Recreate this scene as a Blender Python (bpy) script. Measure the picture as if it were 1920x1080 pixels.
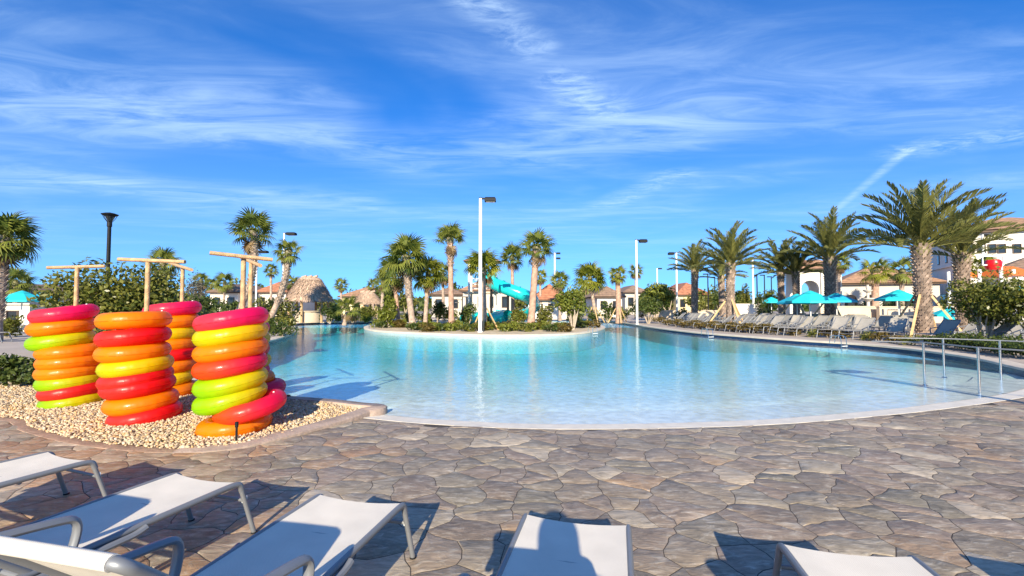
import bpy, math, random
import numpy as np
from mathutils import Vector, Matrix, noise
from mathutils.geometry import tessellate_polygon

for o in list(bpy.data.objects):
    bpy.data.objects.remove(o, do_unlink=True)
scene = bpy.context.scene
COL = scene.collection
R = math.radians
random.seed(7)
rng = np.random.default_rng(11)

# ------------------------------------------------------------------ camera
H = 1.68                      # eye height
FPX = 840.0                   # focal length in pixels of a 1920 wide picture
PITCH = math.atan(32 / FPX)   # tilted slightly up
cam_d = bpy.data.cameras.new('camera')
cam_d.sensor_width = 36
cam_d.lens = 36 * FPX / 1920
cam_d.clip_start = 0.05
cam_d.clip_end = 3000
cam = bpy.data.objects.new('camera', cam_d)
cam.location = (0, 0, H)
cam.rotation_euler = (math.pi / 2 + PITCH, 0, 0)
COL.objects.link(cam)
scene.camera = cam

# ------------------------------------------------------------------ light
SUN_ELEV = R(23.3)
SHADOW_AZ = R(4.5)            # shadows run away from the camera, a little to the right
sun_d = bpy.data.lights.new('sun', 'SUN')
sun_d.energy = 5.0
sun_d.angle = R(0.5)
sun_d.color = (1.0, 0.87, 0.66)
sun = bpy.data.objects.new('sun', sun_d)
sdir = Vector((math.sin(SHADOW_AZ) * math.cos(SUN_ELEV), math.cos(SHADOW_AZ) * math.cos(SUN_ELEV), -math.sin(SUN_ELEV)))
sun.rotation_euler = sdir.to_track_quat('-Z', 'Y').to_euler()
sun.location = (-3, -20, 15)
COL.objects.link(sun)

world = bpy.data.worlds.new('World')
scene.world = world
world.use_nodes = True
WT = world.node_tree
WT.nodes.clear()


def wn(t, **kw):
    n = WT.nodes.new(t)
    for k, v in kw.items():
        setattr(n, k, v)
    return n


def wl(a, b):
    WT.links.new(a, b)


def wmath(op, a, b=None, clamp=False):
    n = wn('ShaderNodeMath', operation=op)
    n.use_clamp = clamp
    for i, v in enumerate((a, b)):
        if v is None:
            continue
        if isinstance(v, (int, float)):
            n.inputs[i].default_value = v
        else:
            wl(v, n.inputs[i])
    return n.outputs[0]


def wvec(op, a, b=None, scale=None):
    n = wn('ShaderNodeVectorMath', operation=op)
    for i, v in enumerate((a, b)):
        if v is None:
            continue
        if isinstance(v, (tuple, list)):
            n.inputs[i].default_value = v
        else:
            wl(v, n.inputs[i])
    if scale is not None:
        if isinstance(scale, (int, float)):
            n.inputs['Scale'].default_value = scale
        else:
            wl(scale, n.inputs['Scale'])
    return n


sky = wn('ShaderNodeTexSky', sky_type='NISHITA')
sky.sun_disc = False
sky.sun_elevation = SUN_ELEV
sky.sun_rotation = math.pi + SHADOW_AZ
sky.air_density = 1.0
sky.dust_density = 0.3
sky.ozone_density = 2.0
hs = wn('ShaderNodeHueSaturation')
hs.inputs['Saturation'].default_value = 1.2
hs.inputs['Value'].default_value = 1.0
tc = wn('ShaderNodeTexCoord')
sep = wn('ShaderNodeSeparateXYZ')
wl(tc.outputs['Generated'], sep.inputs[0])
skyv = wn('ShaderNodeCombineXYZ')
wl(sep.outputs[0], skyv.inputs[0])
wl(sep.outputs[1], skyv.inputs[1])
wl(wmath('ADD', wmath('MULTIPLY', wmath('MAXIMUM', sep.outputs[2], 0.0), 0.9), 0.10), skyv.inputs[2])
wl(wvec('NORMALIZE', skyv.outputs[0]).outputs[0], sky.inputs[0])
wl(sky.outputs[0], hs.inputs['Color'])
grade = wn('ShaderNodeMix', data_type='RGBA', blend_type='MULTIPLY')
grade.inputs[0].default_value = 1.0
wl(hs.outputs[0], grade.inputs[6])
grade.inputs[7].default_value = (0.34, 0.96, 1.62, 1)

# thin cirrus on a flat layer of cloud overhead
zc = wmath('MAXIMUM', sep.outputs[2], 0.03)
comb = wn('ShaderNodeCombineXYZ')
wl(wmath('DIVIDE', sep.outputs[0], zc), comb.inputs[0])
wl(wmath('DIVIDE', sep.outputs[1], zc), comb.inputs[1])
Q = comb.outputs[0]


def cnoise(rot, scale, sc, detail, rough, dist, off=(0, 0, 0)):
    mp = wn('ShaderNodeMapping')
    mp.inputs['Rotation'].default_value = (0, 0, rot)
    mp.inputs['Scale'].default_value = scale
    mp.inputs['Location'].default_value = off
    wl(Q, mp.inputs[0])
    nz = wn('ShaderNodeTexNoise')
    nz.inputs['Scale'].default_value = sc
    nz.inputs['Detail'].default_value = detail
    nz.inputs['Roughness'].default_value = rough
    nz.inputs['Distortion'].default_value = dist
    wl(mp.outputs[0], nz.inputs['Vector'])
    return nz.outputs[0]


def ramp(v, a, b):
    n = wn('ShaderNodeMapRange', interpolation_type='SMOOTHSTEP')
    n.inputs[1].default_value = a
    n.inputs[2].default_value = b
    wl(v, n.inputs[0])
    return n.outputs[0]


fine = cnoise(R(-36), (0.75, 2.3, 1), 1.35, 10, 0.64, 1.1)
big = cnoise(R(-20), (0.7, 1.2, 1), 0.62, 4, 0.5, 0.6, (3.3, 1.7, 0))
veil = wmath('MULTIPLY', wmath('ADD', wmath('MULTIPLY', ramp(fine, 0.32, 0.80), 0.75), 0.25), ramp(big, 0.33, 0.66))
wisp = cnoise(R(24), (1.2, 2.4, 1), 3.4, 10, 0.68, 1.6, (1.1, 0.4, 0))


def seg(a, b, w, soft=1.0):
    """soft streak of cloud along a line in the cloud layer"""
    ab = (b[0] - a[0], b[1] - a[1], 0)
    L2 = ab[0] ** 2 + ab[1] ** 2
    pa = wvec('SUBTRACT', Q, (a[0], a[1], 0)).outputs[0]
    t = wmath('DIVIDE', wvec('DOT_PRODUCT', pa, ab).outputs['Value'], L2, clamp=True)
    proj = wvec('SCALE', ab, scale=t)
    proj.inputs[0].default_value = ab
    dd = wvec('DISTANCE', pa, proj.outputs[0]).outputs['Value']
    n = wn('ShaderNodeMapRange', interpolation_type='SMOOTHERSTEP')
    n.inputs[1].default_value = 0
    n.inputs[2].default_value = w
    n.inputs[3].default_value = 1
    n.inputs[4].default_value = 0
    wl(dd, n.inputs[0])
    return n.outputs[0]


wr = ramp(wisp, 0.30, 0.75)
wf = ramp(fine, 0.25, 0.70)
s1 = wmath('MULTIPLY', seg((-0.14, 1.40), (0.08, 1.70), 0.15), wmath('MULTIPLY', wr, wmath('ADD', wmath('MULTIPLY', wf, 0.7), 0.4)))
s2 = wmath('MULTIPLY', seg((0.24, 1.98), (0.48, 2.25), 0.22), wmath('MULTIPLY', wr, wmath('ADD', wmath('MULTIPLY', wf, 0.6), 0.35)))
s3 = wmath('MULTIPLY', seg((3.44, 4.75), (2.55, 2.85), 0.075), wmath('ADD', wmath('MULTIPLY', wr, 0.5), 0.2))
s4 = wmath('MULTIPLY', seg((2.62, 2.80), (3.6, 2.3), 0.38), wmath('MULTIPLY', wr, 0.75))
s5 = wmath('MULTIPLY', seg((-3.1, 1.6), (-1.2, 2.75), 0.80), wmath('MULTIPLY', wf, 0.40))
s6 = wmath('MULTIPLY', seg((-0.7, 3.2), (0.9, 2.5), 0.75), wmath('MULTIPLY', wf, 0.5))
s7 = wmath('MULTIPLY', seg((0.95, 4.5), (1.25, 3.4), 0.30), wmath('MULTIPLY', wr, 0.6))
s8 = wmath('MULTIPLY', seg((-4.4, 3.4), (-1.6, 4.3), 0.7), wmath('MULTIPLY', wf, 0.5))
tot = wmath('MULTIPLY', veil, 0.40)
for s in (s1, s2, s3, s4, s5, s6, s7, s8):
    tot = wmath('ADD', tot, wmath('MULTIPLY', s, 0.62))
tot = wmath('MINIMUM', tot, 0.62)
tot = wmath('MULTIPLY', tot, ramp(sep.outputs[2], 0.02, 0.22))
# thin haze that pales the sky towards the horizon
hz = wn('ShaderNodeMapRange', interpolation_type='SMOOTHSTEP')
hz.inputs[1].default_value = 0.0
hz.inputs[2].default_value = 0.42
hz.inputs[3].default_value = 0.20
hz.inputs[4].default_value = 0.0
wl(sep.outputs[2], hz.inputs[0])
tot = wmath('MAXIMUM', tot, wmath('ADD', wmath('MULTIPLY', tot, 0.7), hz.outputs[0]))
cmix = wn('ShaderNodeMix', data_type='RGBA')
wl(tot, cmix.inputs[0])
wl(grade.outputs[2], cmix.inputs[6])
cmix.inputs[7].default_value = (6.0, 8.0, 10.2, 1)
bg = wn('ShaderNodeBackground')
bg.inputs['Strength'].default_value = 0.072
wl(cmix.outputs[2], bg.inputs[0])
wo = wn('ShaderNodeOutputWorld')
wl(bg.outputs[0], wo.inputs[0])

scene.view_settings.view_transform = 'Standard'
scene.view_settings.look = 'None'
scene.view_settings.exposure = 0.95
scene.view_settings.gamma = 1.0
scene.view_settings.use_curve_mapping = False
scene.render.engine = 'CYCLES'
scene.cycles.use_denoising = True
scene.cycles.max_bounces = 8
scene.cycles.transparent_max_bounces = 16
scene.cycles.caustics_reflective = False
scene.cycles.caustics_refractive = False
scene.cycles.sample_clamp_indirect = 6.0

# ------------------------------------------------------------------ helpers
CP, SP = math.cos(PITCH), math.sin(PITCH)


def ray(x, y):
    u, v = (x - 960) / FPX, (540 - y) / FPX
    return Vector((u, CP - v * SP, SP + v * CP))


def P(x, y, z=0.0):
    """point of the place at height z"""
    d = ray(x, y)
    t = (z - H) / d.z
    return Vector((d.x * t, d.y * t, z))


def D(x, y, depth):
    """point of the place at a distance in front"""
    d = ray(x, y)
    t = depth / d.y
    return Vector((d.x * t, depth, H + d.z * t))


ORDW = ['first', 'second', 'third', 'fourth', 'fifth', 'sixth', 'seventh', 'eighth', 'ninth', 'tenth', 'eleventh', 'twelfth', 'thirteenth', 'fourteenth', 'fifteenth', 'sixteenth', 'seventeenth', 'eighteenth', 'nineteenth', 'twentieth']


def order_labels(objs, fmt):
    # number look-alikes by how they stand from left to right in view
    objs = sorted(objs, key=lambda o: o.location.x / max(o.location.y, 0.1))
    n = len(objs)
    for i, o in enumerate(objs):
        if i < (n + 1) // 2:
            w = ORDW[i] + ' from the left'
        else:
            w = ORDW[n - 1 - i] + ' from the right'
        o['label'] = fmt.format(w)


def tag(o, label=None, cat=None, group=None, kind=None):
    if label: o['label'] = label
    if cat: o['category'] = cat
    if group: o['group'] = group
    if kind: o['kind'] = kind
    return o


def empty(name, loc=(0, 0, 0), rz=0.0, parent=None):
    o = bpy.data.objects.new(name, None)
    o.empty_display_size = 0.2
    o.location = loc
    o.rotation_euler = (0, 0, rz)
    o.parent = parent
    COL.objects.link(o)
    return o


def thing(name, label, cat, loc=(0, 0, 0), rz=0.0, group=None):
    return tag(empty(name, loc, rz), label, cat, group)


KIDS = {}


def link(o, parent=None):
    COL.objects.link(o)
    if parent is not None:
        o.parent = parent
        KIDS.setdefault(parent.name, []).append(o)
    return o


def inst(name, mesh, parent=None, mw=None):
    o = bpy.data.objects.new(name, mesh)
    if mw is not None:
        o.matrix_local = mw
    return link(o, parent)


def copy_tree(o, parent=None):
    c = o.copy()
    link(c, parent)
    for ch in KIDS.get(o.name, []):
        copy_tree(ch, c)
    return c


class MB:
    def __init__(self):
        self.v, self.f, self.t = [], [], []

    def add(self, vs, fs, tint=0.5):
        n = len(self.v)
        self.v += [tuple(p) for p in vs]
        self.f += [tuple(i + n for i in f) for f in fs]
        self.t += [tint] * len(vs) if isinstance(tint, (int, float)) else list(tint)
        return self

    def box(self, c, s, rot=None, tint=0.5):
        x, y, z = s[0] / 2, s[1] / 2, s[2] / 2
        vs = [Vector(p) for p in ((-x, -y, -z), (x, -y, -z), (x, y, -z), (-x, y, -z), (-x, -y, z), (x, -y, z), (x, y, z), (-x, y, z))]
        if rot is not None:
            m = rot if isinstance(rot, Matrix) else Matrix.Rotation(rot, 3, 'Z')
            vs = [m @ p for p in vs]
        c = Vector(c)
        return self.add([p + c for p in vs], [(0, 3, 2, 1), (4, 5, 6, 7), (0, 1, 5, 4), (1, 2, 6, 5), (2, 3, 7, 6), (3, 0, 4, 7)], tint)

    def tube(self, pts, r, n=8, caps=True, flat=1.0, tint=0.5):
        pts = [Vector(p) for p in pts]
        k = len(pts)
        rs = [r] * k if isinstance(r, (int, float)) else list(r)
        tans = []
        for i in range(k):
            a = pts[max(i - 1, 0)]
            b = pts[min(i + 1, k - 1)]
            tans.append((b - a).normalized())
        ref = Vector((1, 0, 0)) if abs(tans[0].x) < 0.9 else Vector((0, 0, 1))
        nrm = (ref - tans[0] * ref.dot(tans[0])).normalized()
        vs, fs = [], []
        for i in range(k):
            nrm = (nrm - tans[i] * nrm.dot(tans[i])).normalized()
            bi = tans[i].cross(nrm)
            for j in range(n):
                a = 2 * math.pi * j / n
                vs.append(pts[i] + nrm * (math.cos(a) * rs[i] * flat) + bi * (math.sin(a) * rs[i]))
        for i in range(k - 1):
            for j in range(n):
                a, b = i * n + j, i * n + (j + 1) % n
                fs.append((a, b, b + n, a + n))
        if caps:
            fs.append(tuple(reversed(range(n))))
            fs.append(tuple(range((k - 1) * n, k * n)))
        return self.add(vs, fs, tint)

    def lathe(self, prof, c=(0, 0, 0), n=16, tint=0.5):
        c = Vector(c)
        vs, fs = [], []
        for (r, z) in prof:
            for j in range(n):
                a = 2 * math.pi * j / n
                vs.append(c + Vector((r * math.cos(a), r * math.sin(a), z)))
        for i in range(len(prof) - 1):
            for j in range(n):
                a, b = i * n + j, i * n + (j + 1) % n
                fs.append((a, b, b + n, a + n))
        fs.append(tuple(reversed(range(n))))
        fs.append(tuple(range((len(prof) - 1) * n, len(prof) * n)))
        return self.add(vs, fs, tint)

    def mesh(self, name, mat, smooth=True, angle=40):
        me = bpy.data.meshes.new(name)
        me.from_pydata(self.v, [], self.f)
        at = me.attributes.new('tint', 'FLOAT', 'POINT')
        at.data.foreach_set('value', np.array(self.t, dtype=np.float32))
        if mat is not None:
            me.materials.append(mat)
        if smooth:
            me.polygons.foreach_set('use_smooth', np.ones(len(me.polygons), dtype=bool))
            if angle < 180:
                me.set_sharp_from_angle(angle=R(angle))
        me.update()
        return me

    def build(self, name, mat, parent=None, smooth=True, angle=40):
        return inst(name, self.mesh(name, mat, smooth, angle), parent)


def quads_mesh(name, V, F, T, mat, smooth=False):
    """fast mesh from arrays (all faces with the same corner count)"""
    me = bpy.data.meshes.new(name)
    nv, nf, k = len(V), len(F), F.shape[1]
    me.vertices.add(nv)
    me.vertices.foreach_set('co', np.asarray(V, dtype=np.float32).ravel())
    me.loops.add(nf * k)
    me.loops.foreach_set('vertex_index', np.asarray(F, dtype=np.int32).ravel())
    me.polygons.add(nf)
    me.polygons.foreach_set('loop_start', np.arange(0, nf * k, k, dtype=np.int32))
    if smooth:
        me.polygons.foreach_set('use_smooth', np.ones(nf, dtype=bool))
    at = me.attributes.new('tint', 'FLOAT', 'POINT')
    at.data.foreach_set('value', np.asarray(T, dtype=np.float32))
    me.materials.append(mat)
    me.update(calc_edges=True)
    return me


def catmull(pts, n=8, closed=False):
    pts = [Vector(p) for p in pts]
    k = len(pts)
    out = []
    for i in range(k if closed else k - 1):
        if closed:
            p0, p1, p2, p3 = pts[i - 1], pts[i], pts[(i + 1) % k], pts[(i + 2) % k]
        else:
            p0, p1, p2, p3 = pts[max(i - 1, 0)], pts[i], pts[i + 1], pts[min(i + 2, k - 1)]
        for j in range(n):
            t = j / n
            out.append(0.5 * ((2 * p1) + (p2 - p0) * t + (2 * p0 - 5 * p1 + 4 * p2 - p3) * t * t + (3 * p1 - p0 - 3 * p2 + p3) * t ** 3))
    if not closed:
        out.append(pts[-1])
    return out


def inside(poly, x, y):
    c = False
    n = len(poly)
    j = n - 1
    for i in range(n):
        xi, yi, xj, yj = poly[i][0], poly[i][1], poly[j][0], poly[j][1]
        if (yi > y) != (yj > y) and x < (xj - xi) * (y - yi) / (yj - yi) + xi:
            c = not c
        j = i
    return c


# ------------------------------------------------------------------ materials
def new_mat(name):
    m = bpy.data.materials.new(name)
    m.use_nodes = True
    nt = m.node_tree
    b = nt.nodes['Principled BSDF']
    return m, nt, b


def node(nt, t, **kw):
    n = nt.nodes.new(t)
    for k, v in kw.items():
        setattr(n, k, v)
    return n


def col4(c):
    return (c[0], c[1], c[2], 1)


def simple(name, c, rough=0.6, var=0.12, nscale=6.0, bump=0.0, bscale=40.0, metal=0.0, coat=0.0, tint=0.0, spec=0.5):
    """colour with soft wear, an optional per-piece tint and fine relief"""
    m, nt, b = new_mat(name)
    L = nt.links.new
    tcn = node(nt, 'ShaderNodeTexCoord')
    nz = node(nt, 'ShaderNodeTexNoise')
    nz.inputs['Scale'].default_value = nscale
    nz.inputs['Detail'].default_value = 5
    L(tcn.outputs['Object'], nz.inputs['Vector'])
    mr = node(nt, 'ShaderNodeMapRange')
    mr.inputs[1].default_value = 0.25
    mr.inputs[2].default_value = 0.75
    mr.inputs[3].default_value = 1 - var
    mr.inputs[4].default_value = 1 + var
    L(nz.outputs[0], mr.inputs[0])
    val = mr.outputs[0]
    if tint:
        at = node(nt, 'ShaderNodeAttribute', attribute_name='tint')
        mt = node(nt, 'ShaderNodeMapRange')
        mt.inputs[3].default_value = 1 - tint
        mt.inputs[4].default_value = 1 + tint
        L(at.outputs['Fac'], mt.inputs[0])
        mu = node(nt, 'ShaderNodeMath', operation='MULTIPLY')
        L(val, mu.inputs[0])
        L(mt.outputs[0], mu.inputs[1])
        val = mu.outputs[0]
    mix = node(nt, 'ShaderNodeVectorMath', operation='SCALE')
    mix.inputs[0].default_value = c[:3]
    L(val, mix.inputs['Scale'])
    L(mix.outputs[0], b.inputs['Base Color'])
    b.inputs['Roughness'].default_value = rough
    b.inputs['Metallic'].default_value = metal
    b.inputs['Specular IOR Level'].default_value = spec
    b.inputs['Coat Weight'].default_value = coat
    if bump:
        n2 = node(nt, 'ShaderNodeTexNoise')
        n2.inputs['Scale'].default_value = bscale
        n2.inputs['Detail'].default_value = 6
        L(tcn.outputs['Object'], n2.inputs['Vector'])
        bp = node(nt, 'ShaderNodeBump')
        bp.inputs['Strength'].default_value = bump
        bp.inputs['Distance'].default_value = 0.02
        L(n2.outputs[0], bp.inputs['Height'])
        L(bp.outputs[0], b.inputs['Normal'])
    return m


def leaf_mat(name, dark, light, trans=0.35, rough=0.5):
    m, nt, b = new_mat(name)
    L = nt.links.new
    at = node(nt, 'ShaderNodeAttribute', attribute_name='tint')
    rp = node(nt, 'ShaderNodeMix', data_type='RGBA')
    L(at.outputs['Fac'], rp.inputs[0])
    rp.inputs[6].default_value = col4(dark)
    rp.inputs[7].default_value = col4(light)
    L(rp.outputs[2], b.inputs['Base Color'])
    b.inputs['Roughness'].default_value = rough
    b.inputs['Specular IOR Level'].default_value = 0.35
    tr = node(nt, 'ShaderNodeBsdfTranslucent')
    L(rp.outputs[2], tr.inputs['Color'])
    ms = node(nt, 'ShaderNodeMixShader')
    ms.inputs[0].default_value = trans
    L(b.outputs[0], ms.inputs[1])
    L(tr.outputs[0], ms.inputs[2])
    L(ms.outputs[0], nt.nodes['Material Output'].inputs['Surface'])
    return m


def stone_mat():
    m, nt, b = new_mat('flagstone')
    L = nt.links.new
    at = node(nt, 'ShaderNodeAttribute', attribute_name='tint')
    rp = node(nt, 'ShaderNodeValToRGB')
    cr = rp.color_ramp
    cr.elements[0].position = 0.0
    cr.elements[0].color = (0.172, 0.133, 0.096, 1)
    cr.elements[1].position = 1.0
    cr.elements[1].color = (0.32, 0.185, 0.100, 1)
    for p, c in ((0.12, (0.235, 0.182, 0.136)), (0.24, (0.200, 0.172, 0.124)), (0.36, (0.280, 0.220, 0.156)), (0.48, (0.232, 0.176, 0.136)), (0.58, (0.252, 0.212, 0.156)), (0.70, (0.41, 0.340, 0.250)), (0.80, (0.300, 0.212, 0.136))):
        e = cr.elements.new(p)
        e.color = col4(c)
    L(at.outputs['Fac'], rp.inputs[0])
    geo = node(nt, 'ShaderNodeNewGeometry')
    mp = node(nt, 'ShaderNodeMapping')
    mp.inputs['Rotation'].default_value = (0, 0, R(12))
    mp.inputs['Scale'].default_value = (1.0, 2.6, 1)
    L(geo.outputs['Position'], mp.inputs[0])
    n1 = node(nt, 'ShaderNodeTexNoise')
    n1.inputs['Scale'].default_value = 4.2
    n1.inputs['Detail'].default_value = 9
    n1.inputs['Roughness'].default_value = 0.68
    n1.inputs['Distortion'].default_value = 1.6
    L(mp.outputs[0], n1.inputs['Vector'])
    n2 = node(nt, 'ShaderNodeTexNoise')
    n2.inputs['Scale'].default_value = 0.9
    n2.inputs['Detail'].default_value = 4
    L(geo.outputs['Position'], n2.inputs['Vector'])
    mr = node(nt, 'ShaderNodeMapRange')
    mr.inputs[1].default_value = 0.3
    mr.inputs[2].default_value = 0.72
    mr.inputs[3].default_value = 0.55
    mr.inputs[4].default_value = 1.55
    L(n1.outputs[0], mr.inputs[0])
    mr2 = node(nt, 'ShaderNodeMapRange')
    mr2.inputs[1].default_value = 0.3
    mr2.inputs[2].default_value = 0.7
    mr2.inputs[3].default_value = 0.85
    mr2.inputs[4].default_value = 1.15
    L(n2.outputs[0], mr2.inputs[0])
    mu = node(nt, 'ShaderNodeMath', operation='MULTIPLY')
    L(mr.outputs[0], mu.inputs[0])
    L(mr2.outputs[0], mu.inputs[1])
    sc = node(nt, 'ShaderNodeVectorMath', operation='SCALE')
    n3 = node(nt, 'ShaderNodeTexNoise')
    n3.inputs['Scale'].default_value = 7.0
    n3.inputs['Detail'].default_value = 7
    n3.inputs['Roughness'].default_value = 0.7
    n3.inputs['Distortion'].default_value = 0.8
    L(mp.outputs[0], n3.inputs['Vector'])
    m3 = node(nt, 'ShaderNodeMapRange')
    m3.inputs[1].default_value = 0.50
    m3.inputs[2].default_value = 0.68
    m3.inputs[4].default_value = 0.8
    L(n3.outputs[0], m3.inputs[0])
    hx = node(nt, 'ShaderNodeMix', data_type='RGBA')
    L(m3.outputs[0], hx.inputs[0])
    L(rp.outputs[0], hx.inputs[6])
    hx.inputs[7].default_value = (0.41, 0.37, 0.305, 1)
    L(hx.outputs[2], sc.inputs[0])
    L(mu.outputs[0], sc.inputs['Scale'])
    L(sc.outputs[0], b.inputs['Base Color'])
    b.inputs['Roughness'].default_value = 0.55
    b.inputs['Specular IOR Level'].default_value = 0.4
    bp = node(nt, 'ShaderNodeBump')
    bp.inputs['Strength'].default_value = 0.7
    bp.inputs['Distance'].default_value = 0.014
    L(n3.outputs[0], bp.inputs['Height'])
    L(bp.outputs[0], b.inputs['Normal'])
    return m


def gravel_mat():
    m, nt, b = new_mat('gravel')
    L = nt.links.new
    at = node(nt, 'ShaderNodeAttribute', attribute_name='tint')
    rp = node(nt, 'ShaderNodeValToRGB')
    cr = rp.color_ramp
    cr.elements[0].color = (0.20, 0.155, 0.11, 1)
    cr.elements[1].color = (0.60, 0.51, 0.38, 1)
    for p, c in ((0.2, (0.42, 0.31, 0.20)), (0.4, (0.55, 0.33, 0.13)), (0.55, (0.56, 0.43, 0.26)), (0.75, (0.45, 0.35, 0.24))):
        cr.elements.new(p).color = col4(c)
    L(at.outputs['Fac'], rp.inputs[0])
    L(rp.outputs[0], b.inputs['Base Color'])
    b.inputs['Roughness'].default_value = 0.65
    return m


def water_mat():
    m, nt, b = new_mat('pool_water')
    L = nt.links.new
    out = nt.nodes['Material Output']
    nt.nodes.remove(b)
    geo = node(nt, 'ShaderNodeNewGeometry')
    mp = node(nt, 'ShaderNodeMapping')
    mp.inputs['Scale'].default_value = (1.0, 1.25, 1)
    L(geo.outputs['Position'], mp.inputs[0])
    n1 = node(nt, 'ShaderNodeTexNoise')
    n1.inputs['Scale'].default_value = 2.6
    n1.inputs['Detail'].default_value = 3
    n1.inputs['Distortion'].default_value = 0.6
    L(mp.outputs[0], n1.inputs['Vector'])
    n2 = node(nt, 'ShaderNodeTexNoise')
    n2.inputs['Scale'].default_value = 11
    n2.inputs['Detail'].default_value = 2
    L(mp.outputs[0], n2.inputs['Vector'])
    ad = node(nt, 'ShaderNodeMath', operation='MULTIPLY_ADD')
    L(n2.outputs[0], ad.inputs[0])
    ad.inputs[1].default_value = 0.26
    L(n1.outputs[0], ad.inputs[2])
    bp = node(nt, 'ShaderNodeBump')
    bp.inputs['Strength'].default_value = 0.8
    bp.inputs['Distance'].default_value = 0.02
    L(ad.outputs[0], bp.inputs['Height'])
    # Fresnel reflectance (Schlick), the same from above and below
    lw = node(nt, 'ShaderNodeLayerWeight')
    lw.inputs['Blend'].default_value = 0.5
    L(bp.outputs[0], lw.inputs['Normal'])
    pw = node(nt, 'ShaderNodeMath', operation='POWER')
    L(lw.outputs['Facing'], pw.inputs[0])
    pw.inputs[1].default_value = 5.0
    fr = node(nt, 'ShaderNodeMath', operation='MULTIPLY_ADD')
    L(pw.outputs[0], fr.inputs[0])
    fr.inputs[1].default_value = 0.62
    fr.inputs[2].default_value = 0.025
    tr = node(nt, 'ShaderNodeBsdfTransparent')
    gl = node(nt, 'ShaderNodeBsdfGlossy')
    gl.inputs['Roughness'].default_value = 0.04
    gl.inputs['Color'].default_value = (0.9, 0.93, 0.95, 1)
    L(bp.outputs[0], gl.inputs['Normal'])
    ms = node(nt, 'ShaderNodeMixShader')
    L(fr.outputs[0], ms.inputs[0])
    L(tr.outputs[0], ms.inputs[1])
    L(gl.outputs[0], ms.inputs[2])
    L(ms.outputs[0], out.inputs['Surface'])
    va = node(nt, 'ShaderNodeVolumeAbsorption')
    va.inputs['Color'].default_value = (0.06, 0.86, 0.93, 1)
    va.inputs['Density'].default_value = 0.26
    L(va.outputs[0], out.inputs['Volume'])
    return m


def vinyl(name, a, b_, trans=0.55):
    """see-through beach vinyl, one colour running into another across the ring"""
    m, nt, b = new_mat(name)
    L = nt.links.new
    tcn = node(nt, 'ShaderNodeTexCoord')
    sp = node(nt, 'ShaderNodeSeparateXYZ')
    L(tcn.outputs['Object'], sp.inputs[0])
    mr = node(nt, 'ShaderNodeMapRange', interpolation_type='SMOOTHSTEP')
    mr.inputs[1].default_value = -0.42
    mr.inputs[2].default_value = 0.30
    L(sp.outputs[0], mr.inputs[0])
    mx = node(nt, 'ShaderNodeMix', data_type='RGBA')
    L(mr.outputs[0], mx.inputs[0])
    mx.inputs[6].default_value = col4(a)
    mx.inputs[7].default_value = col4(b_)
    L(mx.outputs[2], b.inputs['Base Color'])
    b.inputs['Roughness'].default_value = 0.34
    b.inputs['Specular IOR Level'].default_value = 0.5
    b.inputs['Coat Weight'].default_value = 0.1
    nz = node(nt, 'ShaderNodeTexNoise')
    nz.inputs['Scale'].default_value = 14
    nz.inputs['Detail'].default_value = 3
    L(tcn.outputs['Object'], nz.inputs['Vector'])
    bp = node(nt, 'ShaderNodeBump')
    bp.inputs['Strength'].default_value = 0.25
    bp.inputs['Distance'].default_value = 0.012
    L(nz.outputs[0], bp.inputs['Height'])
    L(bp.outputs[0], b.inputs['Normal'])
    tr = node(nt, 'ShaderNodeBsdfTranslucent')
    L(mx.outputs[2], tr.inputs['Color'])
    ms = node(nt, 'ShaderNodeMixShader')
    ms.inputs[0].default_value = trans
    L(b.outputs[0], ms.inputs[1])
    L(tr.outputs[0], ms.inputs[2])
    L(ms.outputs[0], nt.nodes['Material Output'].inputs['Surface'])
    return m


def sling_mat(name='sling', k=1.0):
    m, nt, b = new_mat(name)
    L = nt.links.new
    tcn = node(nt, 'ShaderNodeTexCoord')
    ck = node(nt, 'ShaderNodeTexChecker')
    ck.inputs['Scale'].default_value = 260
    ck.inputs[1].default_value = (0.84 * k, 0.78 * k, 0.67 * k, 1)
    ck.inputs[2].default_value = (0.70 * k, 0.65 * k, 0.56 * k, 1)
    L(tcn.outputs['Object'], ck.inputs['Vector'])
    nz = node(nt, 'ShaderNodeTexNoise')
    nz.inputs['Scale'].default_value = 5
    nz.inputs['Detail'].default_value = 6
    L(tcn.outputs['Object'], nz.inputs['Vector'])
    mr = node(nt, 'ShaderNodeMapRange')
    mr.inputs[1].default_value = 0.3
    mr.inputs[2].default_value = 0.7
    mr.inputs[3].default_value = 0.92
    mr.inputs[4].default_value = 1.04
    L(nz.outputs[0], mr.inputs[0])
    sc = node(nt, 'ShaderNodeVectorMath', operation='SCALE')
    L(ck.outputs[0], sc.inputs[0])
    L(mr.outputs[0], sc.inputs['Scale'])
    L(sc.outputs[0], b.inputs['Base Color'])
    b.inputs['Roughness'].default_value = 0.65
    bp = node(nt, 'ShaderNodeBump')
    bp.inputs['Strength'].default_value = 0.2
    bp.inputs['Distance'].default_value = 0.002
    L(ck.outputs[1], bp.inputs['Height'])
    L(bp.outputs[0], b.inputs['Normal'])
    tr = node(nt, 'ShaderNodeBsdfTranslucent')
    L(sc.outputs[0], tr.inputs['Color'])
    ms = node(nt, 'ShaderNodeMixShader')
    ms.inputs[0].default_value = 0.12
    L(b.outputs[0], ms.inputs[1])
    L(tr.outputs[0], ms.inputs[2])
    L(ms.outputs[0], nt.nodes['Material Output'].inputs['Surface'])
    return m


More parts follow.
